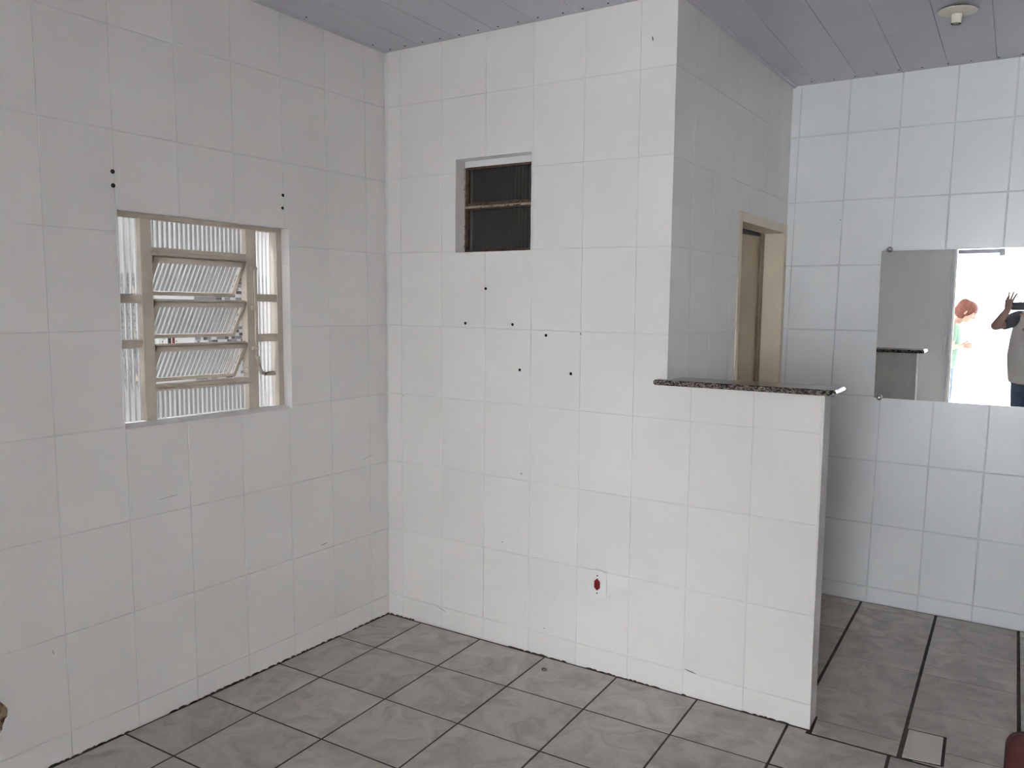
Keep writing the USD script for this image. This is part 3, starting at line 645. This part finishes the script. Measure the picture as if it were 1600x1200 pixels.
# ------------------------------------------------------------------ small loose things on the floor
wz = [((0.004) * math.cos(a), 0.004 * math.sin(a)) for a in np.linspace(0, 2 * math.pi, 20)]
rg = trimesh.creation.torus(0.0085, 0.0017, 24, 8); rg.apply_translation([0.955, -0.115, 0.0018])
obj('metal_washer', rg, SCREW, smooth=50, label='small dark metal washer lying on the floor tile near the wall', category='washer')

# ------------------------------------------------------------------ maroon chair, its backrest just in the frame
def chair():
    o = np.array([2.802, -0.89, 0.0])
    t = xform('dining_chair', loc=o, label='maroon chair with a rounded upholstered backrest', category='chair')
    a = math.radians(4)
    def Pb(u, w, n):                            # backrest plane: u sideways, w up, n towards the camera
        return (u, -0.20 - n * math.cos(a) - (w - 0.45) * math.sin(a), w)
    def rr(x0, x1, y0, y1, r, k=6):
        out = []
        for cx, cy, s in ((x1 - r, y0 + r, -90), (x1 - r, y1 - r, 0), (x0 + r, y1 - r, 90), (x0 + r, y0 + r, 180)):
            for q in range(k + 1):
                w = math.radians(s + 90 * q / k); out.append((cx + r * math.cos(w), cy + r * math.sin(w)))
        return np.array(out)
    pad = rr(-0.212, 0.212, 0.46, 0.690, 0.030)
    obj('backrest', apply(layered(pad, [(0.006, 0), (0.0, 0.006), (0.0, 0.020), (0.006, 0.026), (0.02, 0.029)]), Pb), RED, t, smooth=40)
    obj('backrest_piping', apply(tube([(*q, 0.013) for q in np.vstack([pad, pad[:1]])], 0.0045, 8), Pb), REDD, t, smooth=50, label='dark piping round the backrest')
    seat = rr(-0.21, 0.21, -0.19, 0.21, 0.05)
    obj('seat', layered(seat, [(0.006, 0.415), (0, 0.421), (0, 0.445), (0.01, 0.455), (0.03, 0.459)]), RED, t, smooth=40)
    for sx in (-1, 1):
        obj('leg', tube([(sx * 0.19, 0.18, 0.415), (sx * 0.20, 0.20, 0.21), (sx * 0.205, 0.215, 0.0)], 0.0125, 12), SCREW, t, smooth=50)
        obj('leg', tube([(sx * 0.17, -0.212, 0.60), (sx * 0.185, -0.20, 0.45), (sx * 0.19, -0.20, 0.40), (sx * 0.20, -0.225, 0.2), (sx * 0.205, -0.25, 0.0)], 0.0125, 12), SCREW, t, smooth=50)
        obj('seat_rail', tube([(sx * 0.187, -0.20, 0.405), (sx * 0.19, 0.18, 0.405)], 0.010, 10), SCREW, t, smooth=50)
    obj('stretcher', tube([(-0.19, 0.18, 0.405), (0.19, 0.18, 0.405)], 0.010, 10), SCREW, t, smooth=50)
chair()

# ------------------------------------------------------------------ beyond the louvred window: a roofed service room, its skylight added to light the panes
NX, NY0, NY1 = -2.02, -3.3, 1.35
nb = dict(kind='structure')
obj('wall_service_back', bx(NX - 0.12, NX, NY0, NY1, 0, 2.85), W_PLAIN, **nb)
obj('wall_service_end', bx(NX, -0.30, NY1, NY1 + 0.12, 0, 2.85), W_DIM, **nb)  # dark colour in place of a dim corridor, so the flutes show stripes
obj('wall_service_start', bx(NX, -0.30, NY0 - 0.12, NY0, 0, 2.85), W_PLAIN, **nb)
obj('floor_service', bx(NX - 0.12, -0.15, NY0 - 0.12, NY1 + 0.12, -0.10, 0.0), CONC, **nb)
roof = man(bx(NX - 0.12, -0.14, NY0 - 0.12, NY1 + 0.12, 2.85, 2.97)) - man(bx(-1.55, -0.88, -2.55, -1.65, 2, 4))  # made-up skylight cut in to set the window's brightness
obj('ceiling_service', tri(roof), W_PLAIN, **nb)
sdo = xform('door_2', kind='structure')  # added unseen door, dark so the fluted panes show stripes
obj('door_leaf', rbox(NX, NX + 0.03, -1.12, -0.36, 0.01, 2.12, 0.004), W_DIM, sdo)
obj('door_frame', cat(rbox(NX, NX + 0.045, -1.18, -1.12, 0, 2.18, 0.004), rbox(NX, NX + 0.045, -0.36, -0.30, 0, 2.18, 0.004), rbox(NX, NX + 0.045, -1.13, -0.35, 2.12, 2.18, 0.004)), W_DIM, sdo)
# mosaic strip on its far wall
mz = xform('wall_mosaic', kind='structure')
mrng = random.Random(21); tones = {0: [], 1: [], 2: []}
z = 0.95; row = 0
while z < 1.72:
    y = 0.41 - mrng.uniform(0, 0.02)
    while y < 1.30:
        w = mrng.choice([0.022, 0.03, 0.045]); y2 = min(y + w, 1.30); ya = max(y, 0.41)
        if y2 - ya > 0.004:
            tones[mrng.choice([0, 0, 0, 1, 1, 2])].append(bx(NX + 0.0, NX + 0.006, ya + 0.001, y2 - 0.001, z + 0.001, z + 0.021))
        y += w
    z += 0.022
obj('mosaic_bed', bx(NX, NX + 0.004, 0.408, 1.302, 0.948, 1.722), MOS1, mz)
for k, mm in ((0, MOS1), (1, MOS2), (2, MOS3)): obj('mosaic_pieces', cat(*tones[k]), mm, mz, kind='stuff')
so = xform('wall_outlet', loc=(NX + 0.001, 0.212, 1.278), label='white three-gang outlet seen between the open louvres with black and red sockets', category='outlet')
def PS(a, b, n): return (n, a, b)
obj('plate', apply(layered(np.array([(-0.066, -0.038), (0.066, -0.038), (0.066, 0.038), (-0.066, 0.038)]), [(0, 0), (0, 0.007), (0.002, 0.009)]), PS), PLASTIC, so)
def module(x, w, h, mat, nm): obj(nm, apply(layered(np.array([(x - w / 2, -h / 2), (x + w / 2, -h / 2), (x + w / 2, h / 2), (x - w / 2, h / 2)]), [(0, 0.007), (0, 0.012), (0.001, 0.013)]), PS), mat, so)
module(-0.034, 0.022, 0.046, PLASTIC, 'switch_rocker'); module(0.004, 0.021, 0.046, BLACKP, 'black_socket'); module(0.032, 0.016, 0.044, REDP, 'red_socket')
for x, zz in ((0.052, 0.0), (-0.046, 0.0), (-0.034, 0.016), (-0.034, -0.016)): obj('screw', apply(lathe([(0, 0.007), (0.003, 0.007), (0.003, 0.0135), (0, 0.0135)], 10).apply_translation([x, zz, 0]), PS), SCREW, so)

# ------------------------------------------------------------------ outside the shopfront (seen in the mirror)
obj('pavement', bx(-6, 12, -9.0, YP - T, -0.15, -0.012), CONC, kind='structure')
obj('road', bx(-20, 26, -13.0, -9.0, -0.30, -0.14), ASPH, kind='structure')
obj('pavement', bx(-20, 26, -15.2, -13.0, -0.20, -0.02), CONC, kind='structure')
hb = xform('house_across_street', loc=(2, -15.2, 0), label='white house across the street, seen in the mirror', category='house')
def hbx(x0, x1, y0, y1, z0, z1): return bx(x0 - 2, x1 - 2, y0 + 15.2, y1 + 15.2, z0, z1)
obj('facade', hbx(-12, 18, -17.2, -15.2, -0.2, 5.2), W_OUT, hb)
obj('awning', hbx(1.15, 1.75, -15.2, -14.6, 2.28, 2.36), TEAL, hb)
obj('shutter', hbx(1.2, 1.7, -15.22, -15.17, 1.1, 2.24), PLASTIC, hb)
obj('meter_box', hbx(0.40, 0.55, -15.22, -15.12, 2.28, 2.36), BLACKP, hb)
obj('meter_box', hbx(0.42, 0.47, -15.22, -15.14, 2.10, 2.18), SCUFF, hb)
obj('meter_box', hbx(0.50, 0.54, -15.22, -15.14, 2.02, 2.08), SCUFF, hb)
obj('wall_lamp', hbx(1.28, 1.33, -15.22, -15.08, 2.72, 2.95), SCUFF, hb)
obj('cornice', hbx(-12, 18, -15.25, -15.0, 5.0, 5.3), W_OUT, hb)
cl = xform('shutter_rail', loc=(1.88, Y_FRONT - 0.05, 2.085), label='grey metal shutter rail across the top of the shopfront', category='rail')
obj('rail', rbox(0.0, 0.455, -0.02, 0.02, 0.0, 0.046, 0.004), STEEL, cl)
obj('end_bracket', rbox(0.41, 0.465, -0.025, 0.025, -0.03, 0.052, 0.004), STEEL, cl)
# two loose white cables hanging by the jamb
for k, (sx, bow, zt, zb_) in enumerate(((-0.01, 0.012, 1.95, 0.9), (-0.02, 0.085, 1.88, 0.9))):
    pts_ = []
    for t in np.linspace(0, 1, 22):
        pts_.append((XJ - 0.012 + sx * t - bow * math.sin(math.pi * t) ** 1.0 * (0.6 + 0.4 * math.sin(5 * t + k)), Y_FRONT + 0.012 + 0.02 * k, zt + (zb_ - zt) * t))
    obj('hanging_cable', tube(pts_, 0.0045, 8), CABLE, smooth=50, label=['thin white cable hanging straight beside the shopfront jamb', 'thin white cable hanging in a wide bow beside the shopfront jamb'][k], category='cable')

# ------------------------------------------------------------------ people (seen in the mirror)
def ball(p, r, s=20): return m3.Manifold.sphere(float(r), s).translate([float(q) for q in p])
def ell(p, r, s=28): return m3.Manifold.sphere(1.0, s).scale([float(q) for q in r]).translate([float(q) for q in p])
def hull(*b): return m3.Manifold.batch_hull(list(b))
def limb(*jr):
    """A chain of hulls through (joint, radius) pairs."""
    out = None
    for (a, ra), (b, rb) in zip(jr[:-1], jr[1:]):
        h = hull(ball(a, ra), ball(b, rb)); out = h if out is None else out + h
    return out
def soften(mn, edge=0.014, it=14):
    t = tri(mn.refine_to_length(edge)); t.merge_vertices()
    trimesh.smoothing.filter_taubin(t, lamb=0.5, nu=0.53, iterations=it); return t
def frame_of(fwd, up):
    f = np.array(fwd, float); f /= np.linalg.norm(f); u = np.array(up, float); u -= f * (u @ f); u /= np.linalg.norm(u); return np.stack([f, np.cross(u, f), u], 1)
def place(mn, F, at):
    return mn.transform(np.hstack([F, np.array(at, float)[:, None]]))

def head(fwd, up, at, parent, o, skin_extra, hair_mat, skin_mat, hair='short'):
    """Returns the head's skin (to join with the body); adds hair, eyes, brows and lips as children. Local axes: x forward, y to its left, z up."""
    F = frame_of(fwd, up)
    sk = ell((0.0, 0, 0.03), (0.098, 0.076, 0.098)) + hull(ell((0.015, 0, 0.0), (0.075, 0.066, 0.07)), ell((0.052, 0, -0.085), (0.030, 0.032, 0.022)), ell((-0.01, 0, -0.05), (0.055, 0.058, 0.04)))
    sk += hull(ball((0.090, 0, 0.03), 0.009), ball((0.112, 0, -0.016), 0.011), ball((0.085, 0.012, -0.022), 0.010), ball((0.085, -0.012, -0.022), 0.010))
    sk += hull(ball((0.083, 0.012, -0.048), 0.010), ball((0.083, -0.012, -0.048), 0.010)) + hull(ball((0.078, 0.03, 0.038), 0.013), ball((0.078, -0.03, 0.038), 0.013))
    for s in (-1, 1):
        sk += place(ell((0, 0, 0), (0.020, 0.008, 0.032), 16), np.array(trimesh.transformations.rotation_matrix(s * 0.35, [0, 0, 1])[:3, :3]), (-0.008, s * 0.079, -0.005))
    for s, mm in ((-1, 0), (1, 0)):
        w = tri(place(ball((0.079, s * 0.031, 0.012), 0.0125), F, np.array(at) - o)); obj('eye', w, EYEW, parent, smooth=50)
        obj('iris', tri(place(ball((0.0875, s * 0.031, 0.011), 0.0055), F, np.array(at) - o)), EYED, parent, smooth=50)
        obj('eyebrow', tri(place(hull(ball((0.093, s * 0.016, 0.036), 0.0045), ball((0.083, s * 0.046, 0.036), 0.0035)), F, np.array(at) - o)), hair_mat, parent, smooth=50)
    obj('mouth', tri(place(hull(ball((0.090, 0.017, -0.050), 0.0045), ball((0.095, 0, -0.048), 0.006), ball((0.090, -0.017, -0.050), 0.0045)), F, np.array(at) - o)), LIPS, parent, smooth=50)
    hm = ell((-0.012, 0, 0.045), (0.108, 0.088, 0.100))
    if hair == 'bob':
        hm += hull(ell((-0.035, 0.055, 0.02), (0.062, 0.034, 0.06)), ell((-0.035, 0.060, -0.075), (0.052, 0.026, 0.03)), ell((-0.095, 0, -0.070), (0.045, 0.06, 0.045)), ell((-0.075, 0, 0.06), (0.075, 0.07, 0.075)), ell((-0.03, -0.055, 0.02), (0.062, 0.034, 0.06)), ell((-0.035, -0.060, -0.075), (0.052, 0.026, 0.03)))
        hm += hull(ell((0.03, 0.06, 0.05), (0.045, 0.02, 0.04)), ell((0.02, 0.072, -0.01), (0.024, 0.014, 0.03))) + hull(ell((0.03, -0.06, 0.05), (0.045, 0.02, 0.04)), ell((0.02, -0.072, -0.01), (0.024, 0.014, 0.03)))
    hm -= m3.Manifold.cube([0.2, 0.30, 0.2]).translate([0.056, -0.15, -0.145]).rotate([0, 8, 0])
    if hair == 'short': hm -= m3.Manifold.cube([0.5, 0.5, 0.2]).translate([-0.03, -0.25, -0.20])
    ht = soften(hm, 0.010, 8)
    ht.vertices = (F @ np.asarray(ht.vertices).T).T + np.array(at) - o
    obj('hair', ht, hair_mat, parent, smooth=True)
    return place(sk, F, at)

def hand(wrist, palm_dir, across, normal, fingers, thumb, size=1.0):
    """Palm from the wrist along palm_dir; across points to the index side; fingers: four (spread, curl) from index to little; normal: the palm's side."""
    p, a, n = (np.array(v, float) / np.linalg.norm(v) for v in (palm_dir, across, normal))
    w = np.array(wrist, float); s = size
    kn = [w + s * (0.092 * p + q * a - abs(q - 0.008) * 0.10 * p) for q in (0.030, 0.010, -0.010, -0.028)]
    out = hull(ball(w + s * 0.010 * p + s * 0.016 * a, 0.0165 * s), ball(w + s * 0.010 * p - s * 0.014 * a, 0.016 * s), *[ball(k, 0.0115 * s) for k in kn])
    lens = (0.070, 0.078, 0.073, 0.057)
    for k, Ln, (spread, curl) in zip(kn, lens, fingers):
        d = p + a * spread; d /= np.linalg.norm(d); q = k; r = 0.0092 * s
        for j, fr in enumerate((0.45, 0.30, 0.25)):
            c = curl * (j + 0.6); v = d * math.cos(c) + n * math.sin(c); q2 = q + v * Ln * fr * s
            out += hull(ball(q, r, 14), ball(q2, r * 0.92, 14)); q = q2; r *= 0.92
    q = w + s * (0.030 * p + 0.026 * a); r = 0.0115 * s
    for t, fr in zip(thumb, (0.042, 0.032, 0.026)):
        v = p * t[0] + a * t[1] + n * t[2]; v /= np.linalg.norm(v); q2 = q + v * fr * s
        out += hull(ball(q, r, 14), ball(q2, r * 0.93, 14)); q = q2; r *= 0.93
    return out

def photographer():
    base = np.array([2.70, -3.26, 0.0])
    t = xform('person', loc=base, label='person in a pale shirt with navy sleeves holding up a phone', category='person')
    hc = np.array([2.675, -3.185, 1.600])
    V3 = lambda x, y, z: np.array([x, y, z])
    nk = V3(2.682, -3.255, 1.44)
    shl, shr = V3(2.525, -3.25, 1.385), V3(2.845, -3.24, 1.385)
    ell_, elr = V3(2.345, -3.10, 1.315), V3(2.86, -3.02, 1.20)
    PR, PC = RIGHT, CAM - 0.0085 * FWD          # the phone lies just behind the lens, square to the view
    Lend, Rend = PC - 0.122 * PR, PC + 0.036 * PR
    wl_ = Lend + V3(-0.025, -0.015, -0.045); wr_ = Rend + V3(0.075, -0.03, -0.085)
    hipl, hipr = V3(2.60, -3.26, 0.80), V3(2.80, -3.26, 0.80)
    knl, knr = V3(2.585, -3.245, 0.47), V3(2.82, -3.24, 0.47)
    anl, anr = V3(2.575, -3.275, 0.08), V3(2.835, -3.27, 0.08)
    torso = [(V3(2.60, -3.255, 1.36), 0.095), (V3(2.77, -3.25, 1.36), 0.095), (V3(2.595, -3.24, 1.18), 0.118), (V3(2.775, -3.24, 1.18), 0.118), (V3(2.59, -3.235, 1.02), 0.128), (V3(2.785, -3.235, 1.02), 0.128), (V3(2.60, -3.25, 0.83), 0.122), (V3(2.785, -3.25, 0.83), 0.122)]
    def trunk(d):
        b = [ball(p, r + d) for p, r in torso]
        return hull(*b[0:4]) + hull(*b[2:6]) + hull(*b[4:8])
    hd = head((0.05, 1.0, -0.04), (0, 0, 1), hc, t, base, None, HAIRD, SKIN)
    hl = hand(wl_, (0.10, 0.02, 1.0), (0.85, 0.5, 0.0), (0.5, -0.75, 0.1), [(0.42, 0.05), (0.20, 0.04), (-0.10, 0.04), (-0.1, 0.7)], [(0.6, 0.7, 0.25), (0.3, 0.9, 0.1), (0.1, 1.0, 0.0)])
    hr = hand(wr_, (-0.45, 0.1, 0.75), (-0.6, -0.3, -0.45), (-0.5, -0.75, 0.1), [(-0.2, 0.5), (-0.1, 0.55), (0.0, 0.6), (0.0, 0.6)], [(0.5, 0.8, 0.2), (0.3, 0.9, 0.1), (0.3, 0.9, 0.0)])
    skin = trunk(0.0) + hull(ball(shl, 0.062), ball(shr, 0.062), ball(nk, 0.06)) + limb((nk, 0.056), (hc + V3(0, -0.03, -0.06), 0.054)) + hd
    skin += limb((shl, 0.058), (ell_, 0.043), (wl_, 0.028)) + limb((shr, 0.058), (elr, 0.043), (wr_, 0.028)) + hl + hr
    for h, k, a, s in ((hipl, knl, anl, -1), (hipr, knr, anr, 1)):
        skin += limb((h, 0.088), (k, 0.056), (a, 0.036)) + hull(ball(a + V3(0, -0.03, -0.035), 0.032), ball(a + V3(s * 0.01, 0.13, -0.05), 0.026))
    Bx = np.stack([RIGHT, -DOWN, -FWD], 1)
    skin -= place(m3.Manifold.cube([0.164, 0.080, 0.014]).translate([-0.082, -0.040, -0.003]), Bx, CAM + Bx @ np.array([-0.043, -0.012, 0.009]))
    tb = soften(skin, 0.0085, 6); tb.apply_translation(-base)
    obj('body', tb, SKIN, t, smooth=True)
    sh = trunk(0.014) + hull(ball(shl + V3(0.045, 0, 0.0), 0.068), ball(shr - V3(0.045, 0, 0), 0.068), ball(nk + V3(0, 0, -0.03), 0.075))
    sh -= ball(nk + V3(0, 0.03, 0.075), 0.082) 
    sh -= m3.Manifold.cube([2, 2, 1]).translate([2, -4.2, -0.235])
    ts = soften(sh, 0.014, 10); ts.apply_translation(-base); so_ = obj('shirt', ts, SHIRT, t, smooth=True)
    for s, e, k in ((shl, ell_, 0), (shr, elr, 1)):
        end = s + (e - s) * 0.62; inn = s + (nk - s) * 0.45
        sl = limb((inn + V3(0, 0, -0.012), 0.060), (s, 0.074), (end, 0.066))
        d = (e - s) / np.linalg.norm(e - s); Fc = frame_of(d, (0, 0, 1))
        sl -= place(m3.Manifold.cube([0.3, 0.4, 0.4]).translate([0, -0.2, -0.2]), Fc, s + (e - s) * 0.70)
        q = soften(sl, 0.013, 8); q.apply_translation(-base); obj('sleeve', q, NAVY, t, smooth=True, label='navy sleeve')
    cp = [nk + V3(0.086 * math.cos(a), 0.078 * math.sin(a) + 0.012, 0.006 - 0.03 * max(0, math.sin(a))) - base for a in np.linspace(0, 2 * math.pi, 29)]
    obj('collar', tube(cp, 0.010, 8), NAVY, t, smooth=50, label='navy collar band')
    # small print on the chest: an oval ring with a stroke through it
    def onshirt(dx, dz):
        c, _, _ = trimesh.proximity.closest_point(ts, [V3(2.575 + dx, -3.05, 1.30 + dz) - base]); return c[0] + V3(0, 0.002, 0)
    obj('chest_print', cat(tube([onshirt(0.026 * math.cos(a), 0.013 * math.sin(a)) for a in np.linspace(0, 2 * math.pi, 21)], 0.0028, 6), tube([onshirt(x, 0.004 * math.sin(60 * x)) for x in np.linspace(-0.02, 0.045, 9)], 0.0024, 6)), plain('print_ink', (0.16, 0.06, 0.06), 0.7), t, smooth=50)
    tr = hull(ball(hipl + V3(0, 0, 0.03), 0.125), ball(hipr + V3(0, 0, 0.03), 0.125), ball(hipl, 0.11), ball(hipr, 0.11))
    for h, k, a in ((hipl, knl, anl), (hipr, knr, anr)): tr += limb((h, 0.104), (k, 0.075), (a + V3(0, 0, -0.01), 0.060))
    tr -= m3.Manifold.cube([2, 2, 0.5]).translate([2, -4.2, -0.43])
    q = soften(tr, 0.016, 8); q.apply_translation(-base); obj('jeans', q, JEANS, t, smooth=True)
    for a, s in ((anl, -1), (anr, 1)):
        q = soften(hull(ball(a + V3(0, -0.035, -0.036), 0.043), ball(a + V3(s * 0.012, 0.14, -0.046), 0.034), ball(a + V3(0, 0.03, -0.0), 0.048)) - m3.Manifold.cube([3, 3, 1]).translate([1, -5, -1.0]), 0.012, 5)
        q.apply_translation(-base); obj('shoe', q, SHOE, t, smooth=True)
    # the phone in the hands: a thing of its own
    B = np.stack([RIGHT, -DOWN, -FWD], 1)       # x along the phone, y up, z away from the scene
    po = CAM + B @ np.array([-0.043, -0.012, 0.009])
    ph = xform('phone', loc=po, label='dark smartphone held sideways in both hands', category='phone')
    Pp = lambda x, y, z: tuple(B @ np.array([x, y, z]))
    obj('case', apply(rbox(-0.079, 0.079, -0.037, 0.037, 0.0, 0.008, 0.003), Pp), PHONE, ph)
    obj('camera_lens', apply(lathe([(0, -0.0012), (0.006, -0.0012), (0.0065, 0.001), (0, 0.001)], 20).apply_translation([0.060, 0.018, 0]), Pp), LENS, ph)
    obj('screen', apply(bx(-0.074, 0.074, -0.034, 0.034, 0.0078, 0.0086), Pp), LENS, ph)
photographer()

def bystander():
    base = np.array([1.84, -4.42, 0.0])
    t = xform('person', loc=base + np.array([-0.065, -1.0, -0.060]), label='person with auburn hair and a pale green top, head bowed', category='person')
    V3 = lambda x, y, z: np.array([x, y, z]); o = base
    hc = V3(2.035, -4.40, 1.462)
    nk = V3(1.905, -4.42, 1.325)
    sh = [V3(1.895, -4.59, 1.27), V3(1.895, -4.25, 1.27)]
    elb = [V3(1.90, -4.64, 1.03), V3(1.90, -4.20, 1.03)]
    wr = [V3(2.005, -4.50, 1.06), V3(2.005, -4.34, 1.06)]
    hp = [V3(1.83, -4.51, 0.80), V3(1.83, -4.33, 0.80)]; kn = [V3(1.85, -4.51, 0.44), V3(1.85, -4.33, 0.44)]; an = [V3(1.825, -4.52, 0.075), V3(1.825, -4.32, 0.075)]
    tor = [(V3(1.90, -4.51, 1.23), 0.086), (V3(1.90, -4.33, 1.23), 0.086), (V3(1.88, -4.50, 1.05), 0.10), (V3(1.88, -4.34, 1.05), 0.10), (V3(1.835, -4.505, 0.84), 0.112), (V3(1.835, -4.335, 0.84), 0.112)]
    def trunk(d):
        b = [ball(p, r + d) for p, r in tor]; return hull(*b[:4]) + hull(*b[2:6])
    hd = head((0.80, 0.05, -0.60), (0.60, 0.0, 0.80), hc, t, o, None, HAIR, SKIN2, 'bob')
    sk = trunk(0) + hull(ball(sh[0], 0.05), ball(sh[1], 0.05), ball(nk, 0.05)) + limb((nk, 0.046), (hc + V3(-0.035, 0, -0.06), 0.046)) + hd
    for k in (0, 1):
        sgn = 1 if k == 0 else -1
        sk += limb((sh[k], 0.047), (elb[k], 0.036), (wr[k], 0.024)) + hand(wr[k], (0.85, 0.35 * sgn, -0.1), (0.1, 0.0, 1.0), (0.0, sgn, 0.0), [(0.05, 0.35), (0.0, 0.4), (0.0, 0.45), (0.0, 0.5)], [(0.6, 0.6, 0.3), (0.8, 0.3, 0.4), (0.9, 0.1, 0.4)], 0.9)
        sk += limb((hp[k], 0.082), (kn[k], 0.052), (an[k], 0.033)) + hull(ball(an[k] + V3(-0.03, 0, -0.04), 0.028), ball(an[k] + V3(0.12, 0, -0.05), 0.024))
    q = soften(sk, 0.0085, 8); q.apply_translation(-o); obj('body', q, SKIN2, t, smooth=True)
    tp = trunk(0.013) + hull(ball(sh[0] + V3(0, 0.03, 0), 0.058), ball(sh[1] - V3(0, 0.03, 0), 0.058), ball(nk + V3(0, 0, -0.035), 0.062))
    for k in (0, 1): tp += limb((sh[k], 0.060), (sh[k] + (elb[k] - sh[k]) * 0.55, 0.053))
    tp -= ball(nk + V3(0.03, 0, 0.07), 0.075); tp -= m3.Manifold.cube([3, 3, 1]).translate([0, -6, -0.23])
    q = soften(tp, 0.013, 8); q.apply_translation(-o); obj('top', q, GREEN, t, smooth=True)
    tr = hull(*[ball(p, 0.105) for p in hp], *[ball(p + V3(0, 0, 0.07), 0.112) for p in hp])
    for k in (0, 1): tr += limb((hp[k], 0.095), (kn[k], 0.068), (an[k], 0.052))
    tr -= m3.Manifold.cube([3, 3, 0.5]).translate([0, -6, -0.44])
    q = soften(tr, 0.016, 8); q.apply_translation(-o); obj('trousers', q, JEANS, t, smooth=True)
    for k in (0, 1):
        q = soften(hull(ball(an[k] + V3(-0.03, 0, -0.032), 0.038), ball(an[k] + V3(0.13, 0, -0.045), 0.03), ball(an[k] + V3(0.03, 0, 0), 0.042)) - m3.Manifold.cube([3, 3, 1]).translate([0, -6, -1.0]), 0.012, 5)
        q.apply_translation(-o); obj('shoe', q, SHOE, t, smooth=True)
bystander()
